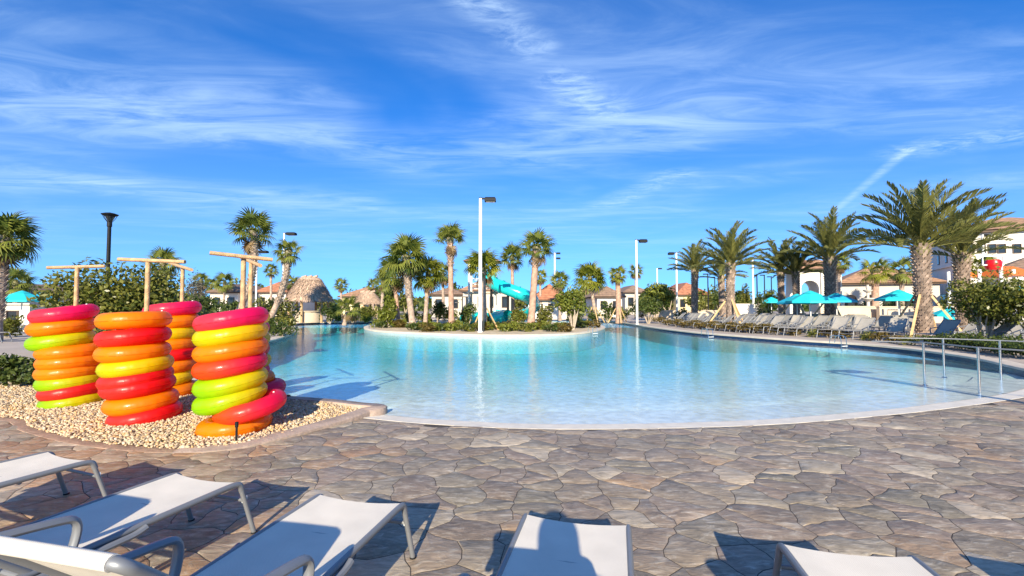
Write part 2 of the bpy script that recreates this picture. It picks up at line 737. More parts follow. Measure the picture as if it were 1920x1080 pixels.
def roof_mat(name, c):
    m, nt, b = new_mat(name)
    L = nt.links.new
    geo = node(nt, 'ShaderNodeNewGeometry')
    wv = node(nt, 'ShaderNodeTexWave', bands_direction='Z')
    wv.inputs['Scale'].default_value = 1.1
    wv.inputs['Distortion'].default_value = 0.6
    wv.inputs['Detail'].default_value = 2
    L(geo.outputs['Position'], wv.inputs['Vector'])
    nz = node(nt, 'ShaderNodeTexNoise')
    nz.inputs['Scale'].default_value = 2.5
    nz.inputs['Detail'].default_value = 6
    L(geo.outputs['Position'], nz.inputs['Vector'])
    mr = node(nt, 'ShaderNodeMapRange')
    mr.inputs[1].default_value = 0.3
    mr.inputs[2].default_value = 0.7
    mr.inputs[3].default_value = 0.7
    mr.inputs[4].default_value = 1.3
    L(nz.outputs[0], mr.inputs[0])
    sc = node(nt, 'ShaderNodeVectorMath', operation='SCALE')
    sc.inputs[0].default_value = c
    L(mr.outputs[0], sc.inputs['Scale'])
    L(sc.outputs[0], b.inputs['Base Color'])
    b.inputs['Roughness'].default_value = 0.8
    bp = node(nt, 'ShaderNodeBump')
    bp.inputs['Strength'].default_value = 0.6
    bp.inputs['Distance'].default_value = 0.06
    L(wv.outputs[1], bp.inputs['Height'])
    L(bp.outputs[0], b.inputs['Normal'])
    return m


M = dict(
    stone=stone_mat(),
    mortar=simple('mortar', (0.055, 0.044, 0.036), 0.9, 0.3, 8, 0.3),
    water=water_mat(),
    beach=simple('beach_plaster', (0.68, 0.63, 0.54), 0.75, 0.12, 5.0, 0.3, 60),
    plaster=simple('pool_plaster', (0.60, 0.675, 0.65), 0.7, 0.22, 6.0, 0.3, 60),
    tile=simple('waterline_tile', (0.012, 0.03, 0.085), 0.25, 0.3, 9),
    tile_pale=simple('pale_tile', (0.34, 0.43, 0.46), 0.3, 0.2, 9),
    coping=simple('coping', (0.56, 0.49, 0.40), 0.75, 0.16, 3, 0.4, 18),
    ground=simple('ground', (0.40, 0.34, 0.29), 0.85, 0.2, 0.6, 0.3, 6),
    soil=simple('mulch', (0.12, 0.085, 0.055), 0.95, 0.35, 3, 0.8, 25),
    isle=simple('island_sand', (0.50, 0.41, 0.28), 0.95, 0.25, 2, 0.8, 20),
    gravel=gravel_mat(),
    border=simple('border_stone', (0.36, 0.24, 0.165), 0.7, 0.3, 4.5, 0.6, 22),
    curb=simple('curb', (0.34, 0.26, 0.21), 0.7, 0.28, 4.5, 0.6, 22),
    metal=simple('powder_coated_metal', (0.21, 0.22, 0.235), 0.42, 0.05, 20, metal=0.3),
    steel=simple('stainless', (0.62, 0.63, 0.64), 0.18, 0.05, 20, metal=1.0),
    sling=sling_mat(),
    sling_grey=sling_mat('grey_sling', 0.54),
    wood=simple('pine', (0.47, 0.31, 0.16), 0.75, 0.32, 16, 0.6, 70),
    brace=simple('brace_wood', (0.60, 0.41, 0.20), 0.75, 0.2, 5, 0.3, 40),
    black=simple('black_metal', (0.010, 0.011, 0.013), 0.6, 0.2, 10, spec=0.2),
    white_pole=simple('white_pole', (0.74, 0.75, 0.74), 0.5, 0.06, 4),
    sabal_trunk=simple('sabal_trunk', (0.36, 0.27, 0.21), 0.9, 0.3, 5, 0.8, 14, tint=0.35),
    pink_trunk=simple('pink_trunk', (0.40, 0.25, 0.18), 0.9, 0.25, 4, 0.7, 12, tint=0.3),
    boots=simple('palm_boots', (0.33, 0.27, 0.22), 0.9, 0.25, 9, 0.5, 30, tint=0.6),
    date_trunk=simple('date_trunk', (0.31, 0.235, 0.185), 0.95, 0.3, 7, 0.7, 25, tint=0.55),
    sabal_leaf=leaf_mat('sabal_leaf', (0.055, 0.095, 0.018), (0.24, 0.26, 0.045)),
    sabal_yellow=leaf_mat('sabal_yellow_leaf', (0.10, 0.14, 0.015), (0.30, 0.30, 0.035)),
    dead_leaf=leaf_mat('dead_leaf', (0.16, 0.10, 0.045), (0.34, 0.24, 0.12), 0.3),
    date_leaf=leaf_mat('date_leaf', (0.085, 0.098, 0.026), (0.31, 0.30, 0.085), 0.42),
    petiole=simple('petiole', (0.13, 0.12, 0.04), 0.6, 0.2, 6),
    bush=leaf_mat('bush_leaf', (0.060, 0.085, 0.010), (0.26, 0.25, 0.055), 0.35, 0.35),
    bush_dark=leaf_mat('bush_dark_leaf', (0.032, 0.058, 0.012), (0.12, 0.155, 0.03)),
    bush_lime=leaf_mat('bush_lime_leaf', (0.075, 0.105, 0.012), (0.25, 0.27, 0.04)),
    bush_brown=leaf_mat('bush_brown_leaf', (0.075, 0.062, 0.012), (0.19, 0.135, 0.03)),
    bush_grey=leaf_mat('bush_grey_leaf', (0.09, 0.09, 0.065), (0.24, 0.22, 0.17)),
    twig=simple('twig', (0.42, 0.35, 0.27), 0.9, 0.2, 8),
    umbrella=simple('turquoise_canvas', (0.015, 0.50, 0.56), 0.7, 0.06, 3),
    umbrella_blue=simple('blue_canvas', (0.012, 0.36, 0.54), 0.7, 0.06, 3),
    slide=simple('slide_fibreglass', (0.012, 0.50, 0.50), 0.22, 0.05, 2, coat=0.4),
    stucco=simple('white_stucco', (0.74, 0.69, 0.60), 0.9, 0.05, 1.2, 0.2, 20),
    stucco_yellow=simple('yellow_stucco', (0.66, 0.56, 0.33), 0.9, 0.06, 1.2),
    stucco_grey=simple('grey_stucco', (0.48, 0.45, 0.40), 0.9, 0.06, 1.2),
    roof=roof_mat('roof_tile', (0.33, 0.19, 0.11)),
    roof_red=roof_mat('roof_tile_red', (0.36, 0.15, 0.08)),
    roof_brown=roof_mat('roof_tile_brown', (0.22, 0.145, 0.10)),
    trim=simple('roof_trim', (0.10, 0.065, 0.045), 0.8),
    dark=simple('dark_opening', (0.02, 0.02, 0.02), 0.6),
    glass=simple('window_glass', (0.02, 0.024, 0.03), 0.08, 0.1, 1),
    thatch=simple('thatch', (0.43, 0.31, 0.225), 0.95, 0.25, 5, 0.5, 30, tint=0.4),
    wall_beige=simple('beige_wall', (0.56, 0.46, 0.34), 0.9, 0.08, 1.0),
    red=simple('red_plastic', (0.62, 0.006, 0.010), 0.35, 0.05),
    orange=simple('orange_plastic', (0.72, 0.16, 0.01), 0.45, 0.05),
    blue=simple('blue_plastic', (0.01, 0.06, 0.42), 0.4, 0.05),
    fountain=simple('cast_stone', (0.52, 0.48, 0.42), 0.85, 0.1),
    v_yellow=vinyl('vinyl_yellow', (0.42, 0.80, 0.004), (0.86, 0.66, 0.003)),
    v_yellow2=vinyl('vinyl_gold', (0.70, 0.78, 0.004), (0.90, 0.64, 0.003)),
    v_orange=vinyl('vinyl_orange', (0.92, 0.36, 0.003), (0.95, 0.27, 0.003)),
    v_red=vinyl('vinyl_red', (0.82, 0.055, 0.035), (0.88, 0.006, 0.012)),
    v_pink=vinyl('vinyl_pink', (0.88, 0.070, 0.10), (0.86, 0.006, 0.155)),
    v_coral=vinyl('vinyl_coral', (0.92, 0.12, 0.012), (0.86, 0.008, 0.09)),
    cloth=simple('dark_clothing', (0.05, 0.06, 0.09), 0.9),
)
# ------------------------------------------------------------------ pool outline
BEACH = catmull([P(*q) for q in ((672, 783), (730, 789), (800, 795), (950, 803), (1100, 805), (1300, 802), (1500, 793), (1700, 775), (1800, 763), (1920, 745))]
                + [Vector((11.0, 9.15, 0)), Vector((12.1, 10.0, 0))], 8)
ZC = 0.135     # top of the coping
ZG = 0.10      # ground behind it
ZW = -0.02     # water level
far_right = [P(x, y, ZC) for x, y in ((1900, 685), (1820, 668), (1700, 652), (1600, 643), (1500, 637), (1400, 630), (1300, 622), (1215, 612), (1180, 606), (1150, 602), (1120, 600), (1060, 598), (900, 598), (760, 600), (690, 602.5), (620, 603.5), (566, 605), (553, 609), (557, 617), (546, 625), (520, 634), (490, 641))]
left_hidden = [Vector((-9.6, 15.8, 0)), Vector((-8.0, 13, 0)), Vector((-6.6, 10, 0)), Vector((-5.3, 8.5, 0))]
bed_back = [P(500, 741, 0.09), P(542, 744, 0.09), P(620, 750, 0.09), P(690, 757, 0.09)]
EDGE = catmull([BEACH[-1]] + far_right + left_hidden, 6) + catmull([left_hidden[-1]] + bed_back, 4)[1:]
for p in EDGE + BEACH:
    p.z = 0
POOL = BEACH + EDGE[1:]
pool2 = [(p.x, p.y) for p in POOL]
ISLE = catmull([P(x, y, ZC) for x, y in ((683, 612.5), (705, 619), (800, 624), (900, 627), (1000, 627), (1080, 624), (1122, 618), (1133, 612), (1110, 606.5), (1050, 604), (900, 603), (770, 604), (705, 608))], 5, closed=True)
for p in ISLE:
    p.z = 0
isle2 = [(p.x, p.y) for p in ISLE]


def sheet(name, outer, holes, z, mat, kind='structure', parent=None):
    rings = [[Vector((p[0], p[1], 0)) for p in outer]] + [[Vector((p[0], p[1], 0)) for p in h] for h in holes]
    tris = tessellate_polygon(rings)
    vs = [v for r in rings for v in r]
    mb = MB()
    fs = []
    for t in tris:
        a, b, c = (vs[i] for i in t)
        fs.append(t if (b - a).cross(c - a).z > 0 else tuple(reversed(t)))
    mb.add([(v.x, v.y, z) for v in vs], fs)
    o = mb.build(name, mat, parent, smooth=False)
    if kind:
        o['kind'] = kind
    return o


# ground with a hole for the pool and the sunken deck in front
i0 = len(EDGE) - 1
hole = [(-16, -9), (19, -9), (19, 10.2)] + [(p.x, p.y) for p in EDGE[:-14]] + [(-5.6, 9.2), (-16, 9.2)]
sheet('ground', [(-900, -300), (900, -300), (900, 1500), (-900, 1500)], [hole], ZG, M['ground'])
slab = [(-16.2, -9.2), (19.2, -9.2), (19.2, 10.4), (12.2, 10.4)] + [(p.x, p.y) for p in reversed(BEACH)] + [(-2.3, 7.6), (-16.2, 9.4)]
deck = sheet('stone_deck', slab, [], -0.0012, M['mortar'])


def ribbon(path, profile, name, mat, kind='structure', parent=None, closed=False, flip=1):
    """sweep a profile (outward offset, height) along a level path"""
    k = len(path)
    mb = MB()
    vs, fs = [], []
    m = len(profile)
    for i in range(k):
        a = path[i - 1] if (i > 0 or closed) else path[0]
        b = path[(i + 1) % k] if (i < k - 1 or closed) else path[-1]
        t = (b - a)
        t.z = 0
        t.normalize()
        n = Vector((t.y, -t.x, 0)) * flip
        for (o, z) in profile:
            q = path[i] + n * o
            vs.append((q.x, q.y, z(i / (k - 1)) if callable(z) else z))
    for i in range(k if closed else k - 1):
        for j in range(m - 1):
            a, b = i * m + j, ((i + 1) % k) * m + j
            fs.append((a, a + 1, b + 1, b))
    mb.add(vs, fs)
    o = mb.build(name, mat, parent, angle=35)
    if kind:
        o['kind'] = kind
    return o


# zero-entry beach: pale strip that runs down into the water
ribbon(BEACH, [(0.0, -0.02), (0.0, 0.004), (-0.26, -0.016), (-0.36, -0.022)], 'beach_edge', M['beach'])
ribbon(BEACH, [(-0.34, -0.023), (-0.8, -0.044), (-1.3, -0.066)], 'beach_ramp', M['plaster'])
# pool floor
bx = np.array([(p.x, p.y) for p in catmull(BEACH, 3)])


def floor_z(x, y):
    d = float(np.sqrt(((bx - (x, y)) ** 2).sum(1)).min())
    if d < 1.25:
        return -0.075 - (1.25 - d) * 0.2
    return -0.066 - min((d - 1.2) * 0.060, 0.85)


mb = MB()
xs = np.arange(-24, 18, 0.6)
ys = np.arange(5.5, 52, 0.6)
mb.add([(x, y, floor_z(x, y)) for y in ys for x in xs],
       [(j * len(xs) + i, j * len(xs) + i + 1, (j + 1) * len(xs) + i + 1, (j + 1) * len(xs) + i) for j in range(len(ys) - 1) for i in range(len(xs) - 1)])
mb.build('pool_floor', M['plaster'], angle=180)['kind'] = 'structure'
# walls, waterline tiles, coping
ribbon(EDGE, [(0.004, 0.0), (0.0, -0.14), (0.0, -1.1)], 'pool_wall', M['plaster'])
ribbon(EDGE, [(0.02, ZC - 0.04), (-0.012, ZC - 0.05), (-0.012, -0.15), (0.01, -0.15)], 'waterline_tile_band', M['tile'])
ribbon(EDGE[:-8], [(0.40, ZG - 0.02), (0.38, ZC), (0.02, ZC), (-0.035, ZC - 0.015), (-0.035, ZC - 0.075), (0.03, ZC - 0.085)], 'pool_coping', M['coping'])
ribbon(ISLE, [(0.0, -0.9), (0.0, 0.0)], 'island_wall', M['tile_pale'], closed=True)
ribbon(ISLE, [(0.01, -0.15), (0.012, -0.15), (0.012, ZC - 0.05), (-0.02, ZC - 0.05)], 'island_tile_band', M['tile_pale'], closed=True)
ribbon(ISLE, [(0.02, ZC - 0.105), (0.035, ZC - 0.095), (0.035, ZC - 0.015), (-0.02, ZC), (-0.28, ZC), (-0.30, ZC - 0.03)], 'island_coping', M['coping'], closed=True)
sheet('island_soil', isle2, [], ZC - 0.02, M['isle'])
# water: closed body with absorption
mb = MB()
rings = [[Vector((p[0], p[1], 0)) for p in pool2]]
tris = tessellate_polygon(rings)
n = len(pool2)
fs = []
for t in tris:
    a, b, c = (rings[0][i] for i in t)
    tt = t if (b - a).cross(c - a).z > 0 else tuple(reversed(t))
    fs.append(tt)
    fs.append(tuple(i + n for i in reversed(tt)))
fs += [(i, i + n, (i + 1) % n + n, (i + 1) % n) for i in range(n)]
mb.add([(p[0], p[1], ZW) for p in pool2] + [(p[0], p[1], -1.3) for p in pool2], fs)
wo_ = mb.build('pool_water', M['water'], smooth=False)
wo_['kind'] = 'structure'

# ------------------------------------------------------------------ gravel bed with its curb
BEDF = catmull([Vector((-10.5, 6.9, 0))] + [P(x, y) for x, y in ((0, 783), (60, 803), (130, 822), (220, 836), (320, 843), (430, 839), (520, 821), (600, 801), (655, 786), (684, 777))], 6)
bedpoly = [(p.x, p.y) for p in BEDF] + [(p.x, p.y) for p in (P(684, 762, 0.09), P(620, 752, 0.09), P(542, 746, 0.09), P(500, 743, 0.09))] + [(-5.3, 8.6), (-6.0, 9.3), (-12, 9.6)]


def bed_z(x, y):
    # gentle mound behind the curb
    d = min((Vector((x, y, 0)) - q).length for q in BEDF)
    return 0.015 + 0.045 * min(d / 0.9, 1.0) ** 0.7


mb = MB()
gx = np.arange(-13, -1.8, 0.15)
gy = np.arange(5.0, 10, 0.15)
idx = {}
vs = []
for j, y in enumerate(gy):
    for i, x in enumerate(gx):
        if inside(bedpoly, x, y):
            idx[(i, j)] = len(vs)
            vs.append((x, y, bed_z(x, y) - 0.015))
fs = [(idx[(i, j)], idx[(i + 1, j)], idx[(i + 1, j + 1)], idx[(i, j + 1)]) for (i, j) in idx if (i + 1, j) in idx and (i + 1, j + 1) in idx and (i, j + 1) in idx]
mb.add(vs, fs)
mb.build('gravel_bed', M['isle'], angle=180)['kind'] = 'structure'
ribbon(BEDF[:-27], [(0.13, -0.01), (0.12, 0.006), (-0.04, 0.012), (-0.06, 0.0)], 'bed_border', M['border'])
e_ = BEDF[-1]
corner = [e_, e_ + Vector((0.12, 0.09, 0)), e_ + Vector((0.13, 0.22, 0)), P(672, 757, 0.09), P(620, 751, 0.09), P(542, 745, 0.09), P(494, 742, 0.09)]
CURB = BEDF[-30:-1] + catmull(corner, 4) + [Vector((-5.0, 8.0, 0))]
for p in CURB:
    p.z = 0
kk = len(CURB) - 1
ris = lambda t: min(1.0, t / 0.62)
ribbon(CURB, [(0.14, -0.3), (0.135, lambda t: 0.005 + 0.07 * ris(t)), (0.11, lambda t: 0.015 + 0.075 * ris(t)), (-0.09, lambda t: 0.02 + 0.075 * ris(t)), (-0.11, lambda t: 0.0 + 0.06 * ris(t)), (-0.12, -0.05)], 'bed_curb', M['curb'])
# pebbles
ico_v = []
for (x, y, z) in ((0, 0, 1), (0.9, 0, 0.45), (0.28, 0.85, 0.45), (-0.72, 0.53, 0.45), (-0.72, -0.53, 0.45), (0.28, -0.85, 0.45), (0.72, 0.53, -0.45), (-0.28, 0.85, -0.45), (-0.9, 0, -0.45), (-0.28, -0.85, -0.45), (0.72, -0.53, -0.45)):
    ico_v.append((x, y, z))
ico_v = np.array(ico_v)
ico_f = np.array([(0, 1, 2), (0, 2, 3), (0, 3, 4), (0, 4, 5), (0, 5, 1), (1, 6, 2), (2, 6, 7), (2, 7, 3), (3, 7, 8), (3, 8, 4), (4, 8, 9), (4, 9, 5), (5, 9, 10), (5, 10, 1), (1, 10, 6)])
VV, FF, TT = [], [], []
cnt = 0
for k in range(72000):
    x, y = random.uniform(-11.5, -1.9), random.uniform(5.2, 9.4)
    if abs(x) > 1.3 * y + 0.6 or not inside(bedpoly, x, y):
        continue
    s = random.uniform(0.009, 0.015) if random.random() < 0.6 else random.uniform(0.014, 0.024)
    sc = np.array([s * random.uniform(0.9, 1.5), s * random.uniform(0.8, 1.2), s * random.uniform(0.6, 0.9)])
    a = random.uniform(0, 6.28)
    v = ico_v * (1 + rng.uniform(-0.16, 0.16, (11, 1))) * sc
    c_, s_ = math.cos(a), math.sin(a)
    tl = random.uniform(-0.5, 0.5)
    v = np.stack([v[:, 0] * c_ - v[:, 1] * s_, v[:, 0] * s_ + v[:, 1] * c_, v[:, 2] + v[:, 0] * tl], 1)
    VV.append(v + (x, y, bed_z(x, y) + random.uniform(-0.01, 0.018)))
    FF.append(ico_f + cnt * 11)
    TT += [random.random()] * 11
    cnt += 1
me = quads_mesh('gravel', np.concatenate(VV), np.concatenate(FF), TT, M['gravel'], True)
g = inst('gravel', me)
tag(g, 'pale tan river gravel under the stacked swim rings', 'gravel', kind='stuff')

# ------------------------------------------------------------------ flagstones of the deck
def clip(poly, px_, py_, nx, ny):
    """keep the side where (q-p).n <= 0"""
    out = []
    k = len(poly)
    for i in range(k):
        a, b = poly[i], poly[(i + 1) % k]
        da = (a[0] - px_) * nx + (a[1] - py_) * ny
        db = (b[0] - px_) * nx + (b[1] - py_) * ny
        if da <= 0:
            out.append(a)
        if da * db < 0:
            t = da / (da - db)
            out.append((a[0] + (b[0] - a[0]) * t, a[1] + (b[1] - a[1]) * t))
    return out


rs = random.Random(3)
seeds = []
SX, SY = 0.38, 0.24
ang = R(-8)
for j in range(-14, 60):
    for i in range(-46, 50):
        x = (i + (0.5 if j % 2 else 0) + rs.uniform(-0.44, 0.44)) * SX
        y = (j + rs.uniform(-0.44, 0.44)) * SY
        X = x * math.cos(ang) - y * math.sin(ang)
        Y = x * math.sin(ang) + y * math.cos(ang) + 0.4
        if -11.5 < X < 12.5 and 0.3 < Y < 9.6 and abs(X) < 1.35 * Y + 2.6 and rs.random() > 0.14:
            seeds.append((X, Y))
S = np.array(seeds)
bnd = [(BEACH, 1)]
beach_n = []
for path in (BEACH, BEDF + [BEDF[-1] + Vector((0.2, 0.12, 0))]):
    for i in range(len(path) - 1):
        a, b = path[i], path[i + 1]
        t = (b - a)
        t.z = 0
        if t.length < 1e-6: continue
        t.normalize()
        # deck lies on the camera side of both paths
        beach_n.append(((a.x + b.x) / 2, (a.y + b.y) / 2, -t.y, t.x))
BN = np.array(beach_n)


def warp(x, y):
    n1 = noise.noise(Vector((x * 5.5, y * 5.5, 1.3)))
    n2 = noise.noise(Vector((x * 5.5, y * 5.5, 7.7)))
    n3 = noise.noise(Vector((x * 17, y * 17, 3.3)))
    n4 = noise.noise(Vector((x * 17, y * 17, 9.1)))
    return x + 0.085 * n1 + 0.028 * n3, y + 0.060 * n2 + 0.026 * n4


stones = []
for k, (sx, sy) in enumerate(seeds):
    poly = [(sx - 1, sy - 1), (sx + 1, sy - 1), (sx + 1, sy + 1), (sx - 1, sy + 1)]
    dd = ((S - (sx, sy)) ** 2).sum(1)
    for q in np.argsort(dd)[1:26]:
        ox, oy = S[q]
        poly = clip(poly, (sx + ox) / 2, (sy + oy) / 2, ox - sx, oy - sy)
        if len(poly) < 3:
            break
    if len(poly) < 3:
        continue
    # subdivide and roughen the outline
    ring = []
    for i in range(len(poly)):
        a, b = poly[i], poly[(i + 1) % len(poly)]
        m = max(1, int(math.hypot(b[0] - a[0], b[1] - a[1]) / 0.075))
        for s in range(m):
            t = s / m
            ring.append(warp(a[0] + (b[0] - a[0]) * t, a[1] + (b[1] - a[1]) * t))
    # trim against the pool and the bed
    for it in range(3):
        cx = sum(p[0] for p in ring) / len(ring)
        cy = sum(p[1] for p in ring) / len(ring)
        worst = None
        for p in ring:
            dq = (BN[:, 0] - p[0]) ** 2 + (BN[:, 1] - p[1]) ** 2
            q = int(np.argmin(dq))
            if dq[q] > 0.7: continue
            d = (p[0] - BN[q, 0]) * BN[q, 2] + (p[1] - BN[q, 1]) * BN[q, 3]
            if d > 0.004 and (worst is None or d > worst[0]):
                worst = (d, q)
        if worst is None:
            break
        q = worst[1]
        ring = clip(ring, BN[q, 0], BN[q, 1], BN[q, 2], BN[q, 3])
        if len(ring) < 3:
            break
    if len(ring) < 3:
        continue
    if inside(pool2, sx, sy) and inside(pool2, *ring[0]):
        continue
    if inside(bedpoly, sx, sy) and inside(bedpoly, *ring[0]):
        continue
    area = abs(sum(ring[i - 1][0] * ring[i][1] - ring[i][0] * ring[i - 1][1] for i in range(len(ring)))) / 2
    if area < 0.004:
        continue
    cx = sum(p[0] for p in ring) / len(ring)
    cy = sum(p[1] for p in ring) / len(ring)
    stones.append((area, cx, cy, ring))


def stone_mb(mb, ring, cx, cy, rs):
    n = len(ring)
    dz = rs.uniform(0.002, 0.005)
    ax, ay = rs.uniform(-0.006, 0.006), rs.uniform(-0.006, 0.006)

    def off(p, d):
        vx, vy = cx - p[0], cy - p[1]
        l = math.hypot(vx, vy) + 1e-6
        f = min(d, l * 0.5) / l
        return p[0] + vx * f, p[1] + vy * f
    vs = []
    for d, z in ((0.0040, -0.02), (0.0042, -0.0004), (0.020, 0.0)):
        for p in ring:
            x, y = off(p, d)
            zz = z if z < -0.01 else z + dz * (1 if z == 0 else 0) + (ax * (x - cx) + ay * (y - cy) if z == 0 else 0)
            vs.append((x, y, zz))
    vs.append((cx, cy, 0.003 + dz))
    fs = []
    for r in range(2):
        for i in range(n):
            j = (i + 1) % n
            fs.append((r * n + i, r * n + j, (r + 1) * n + j, (r + 1) * n + i))
    for i in range(n):
        fs.append((2 * n + i, 2 * n + (i + 1) % n, 3 * n))
    if cx < -1.2 and rs.random() < min(0.6, (-cx - 1.0) * 0.16 + 0.05):
        t = rs.uniform(0.70, 1.0)
    else:
        t = rs.choice([rs.uniform(0.0, 0.74), rs.uniform(0.0, 0.6), rs.uniform(0.1, 0.6)])
        if rs.random() < 0.04:
            t = rs.uniform(0.75, 0.85)
    mb.add(vs, fs, t)


def seen_size(s):
    a, cx, cy, _ = s
    u = cx / max(cy, 0.1)
    vis = cy > 2.5 and abs(u) < 1.2
    return (a / cy ** 3) if vis else -1


stones.sort(key=seen_size, reverse=True)
rs = random.Random(5)
rest = MB()
for i, (a, cx, cy, ring) in enumerate(stones):
    if i < 298 and seen_size(stones[i]) > 0:
        mb = MB()
        stone_mb(mb, [(p[0] - cx, p[1] - cy) for p in ring], 0, 0, rs) if False else stone_mb(mb, ring, cx, cy, rs)
        mb.build('flagstone', M['stone'], deck, smooth=True, angle=30)
    else:
        stone_mb(rest, ring, cx, cy, rs)
rest.build('flagstone_field', M['stone'], deck, angle=30)['kind'] = 'stuff'
print('stones', len(stones))

# ------------------------------------------------------------------ sun loungers
def rounded(pts, r=0.05, n=5):
    """polyline with rounded corners"""
    pts = [Vector(p) for p in pts]
    out = [pts[0]]
    for i in range(1, len(pts) - 1):
        a, b, c = pts[i - 1], pts[i], pts[i + 1]
        d1 = (a - b).normalized() * min(r, (a - b).length * 0.45)
        d2 = (c - b).normalized() * min(r, (c - b).length * 0.45)
        for k in range(n + 1):
            t = k / n
            out.append((b + d1) * (1 - t) ** 2 + b * (2 * t * (1 - t)) + (b + d2) * t * t)
    out.append(pts[-1])
    return out


def sling_mb(y0, z0, y1, z1, w, sag, dip0=0.0, nx=8, ny=10):
    mb = MB()
    vs, fs = [], []
    for side in (0, 1):
        for j in range(ny + 1):
            t = j / ny
            for i in range(nx + 1):
                u = i / nx * 2 - 1
                s = (1 - u * u)
                y = y0 + (y1 - y0) * t
                z = z0 + (z1 - z0) * t
                zz = z - sag * s * (0.55 + 0.45 * math.sin(math.pi * t))
                yy = y
                if t == 0:
                    yy = y - dip0 * s
                vs.append((u * w / 2, yy, zz - side * 0.006))
    k = (nx + 1) * (ny + 1)
    for j in range(ny):
        for i in range(nx):
            a = j * (nx + 1) + i
            fs.append((a, a + nx + 1, a + nx + 2, a + 1))
            fs.append((a + k, a + 1 + k, a + nx + 2 + k, a + nx + 1 + k))
    for j in range(ny):
        a = j * (nx + 1)
        fs.append((a, a + k, a + nx + 1 + k, a + nx + 1))
        a += nx
        fs.append((a, a + nx + 1, a + nx + 1 + k, a + k))
    for i in range(nx):
        fs.append((i, i + 1, i + 1 + k, i + k))
        a = ny * (nx + 1) + i
        fs.append((a, a + k, a + 1 + k, a + 1))
    mb.add(vs, fs)
    return mb


BACK = R(45)


def make_lounger(sm='sling'):
    t = empty('sun_lounger')
    W = 0.30
    sling_mb(-0.045, 0.418, -1.14, 0.418, 0.585, 0.022, 0.018).build('seat_sling', M[sm], t, angle=60)
    cb, sb = math.cos(BACK), math.sin(BACK)
    sling_mb(-1.17, 0.43, -1.17 - 0.775 * cb, 0.415 + 0.775 * sb, 0.565, 0.016).build('backrest_sling', M[sm], t, angle=60)
    for s in (-1, 1):
        x = s * W
        MB().tube(rounded([(x, 0.0, 0.34), (x, -0.02, 0.40), (x, -0.10, 0.408), (x, -1.70, 0.40), (x, -1.86, 0.34)], 0.06), 0.021, 10, flat=0.8).build('side_rail', M['metal'], t)
        MB().tube(rounded([(x, -0.004, 0.345), (x + s * 0.012, 0.10, 0.0)], 0.05), 0.017, 10).build('leg', M['metal'], t)
        MB().tube([(x, -1.50, 0.39), (x + s * 0.012, -1.62, 0.0)], 0.017, 10).build('leg', M['metal'], t)
        MB().tube(rounded([(x + s * 0.030, -0.66, 0.398), (x + s * 0.032, -0.72, 0.382), (x + s * 0.032, -1.72, 0.372)], 0.04), 0.019, 8).build('lower_rail', M['metal'], t)
        MB().tube(rounded([(x + s * 0.034, -1.10, 0.37), (x + s * 0.040, -1.02, 0.42), (x + s * 0.045, -0.985, 0.60), (x + s * 0.045, -1.12, 0.625), (x + s * 0.03, -1.45, 0.665)], 0.09, 7), 0.019, 10, flat=1.35).build('armrest', M['metal'], t)
        MB().lathe([(0.0, 0), (0.022, 0.0), (0.022, 0.012), (0.0, 0.014)], (x + s * 0.012, 0.10, 0.0), 10).build('foot_cap', M['black'], t)
        MB().box((x, 0.022, 0.275), (0.028, 0.02, 0.05)).build('bracket', M['white_pole'], t)
    MB().tube([(-W, 0.03, 0.262), (W, 0.03, 0.262)], 0.013, 8).build('crossbar', M['metal'], t)
    MB().tube([(-W, -0.45, 0.385), (W, -0.45, 0.385)], 0.013, 8).build('crossbar', M['metal'], t)
    MB().tube([(-W, -1.16, 0.385), (W, -1.16, 0.385)], 0.015, 8).build('crossbar', M['metal'], t)
    bw = 0.292
    yt, zt = -1.17 - 0.78 * cb, 0.41 + 0.78 * sb
    MB().tube(rounded([(-bw, -1.15, 0.41), (-bw, yt, zt), (bw, yt, zt), (bw, -1.15, 0.41)], 0.045, 6), 0.020, 10).build('backrest_frame', M['metal'], t)
    MB().tube([(-bw + 0.03, yt, zt), (bw - 0.03, yt, zt)], 0.0235, 12).build('sling_pocket', M[sm], t)
    MB().tube([(-0.2, -1.17 - 0.45 * cb, 0.41 + 0.42 * sb), (-0.2, -1.74, 0.37)], 0.010, 6).build('back_strut', M['metal'], t)
    MB().tube([(0.2, -1.17 - 0.45 * cb, 0.41 + 0.42 * sb), (0.2, -1.74, 0.37)], 0.010, 6).build('back_strut', M['metal'], t)
    return t


lounger = make_lounger()
lounger_grey = make_lounger('sling_grey')
def foot(l, r_):
    m = (P(*l, 0.418) + P(*r_, 0.418)) / 2
    return (m.x, m.y)


near = [(foot((83, 846), (176, 865)), 21, 'white sling sun lounger at the left edge, farthest left of the front row'),
        (foot((330, 887), (445, 905)), 17.4, 'white sling sun lounger pointing at the front gap between the ring stacks, second from left'),
        (foot((600, 927), (753, 944)), 12.8, 'white sling sun lounger with its raised backrest showing in the lower left corner'),
        (foot((985, 962), (1180, 988)), 13.2, 'white sling sun lounger at bottom centre with a standing shadow on it'),
        (foot((1462, 1019), (1716, 1045)), 11.5, 'white sling sun lounger at bottom right of which only the foot end shows'),
        ((3.24, 2.06), 11.0, 'white sling sun lounger beyond the lower right corner casting its shadow in')]
for i, ((x, y), a, lab) in enumerate(near):
    o = lounger if i == 0 else copy_tree(lounger)
    o.location = (x + 0.04 * math.sin(R(a)), y + 0.04 * math.cos(R(a)), 0.002)
    o.rotation_euler = (0, 0, -R(a))
    tag(o, lab, 'lounger', 'sun loungers in the front row')

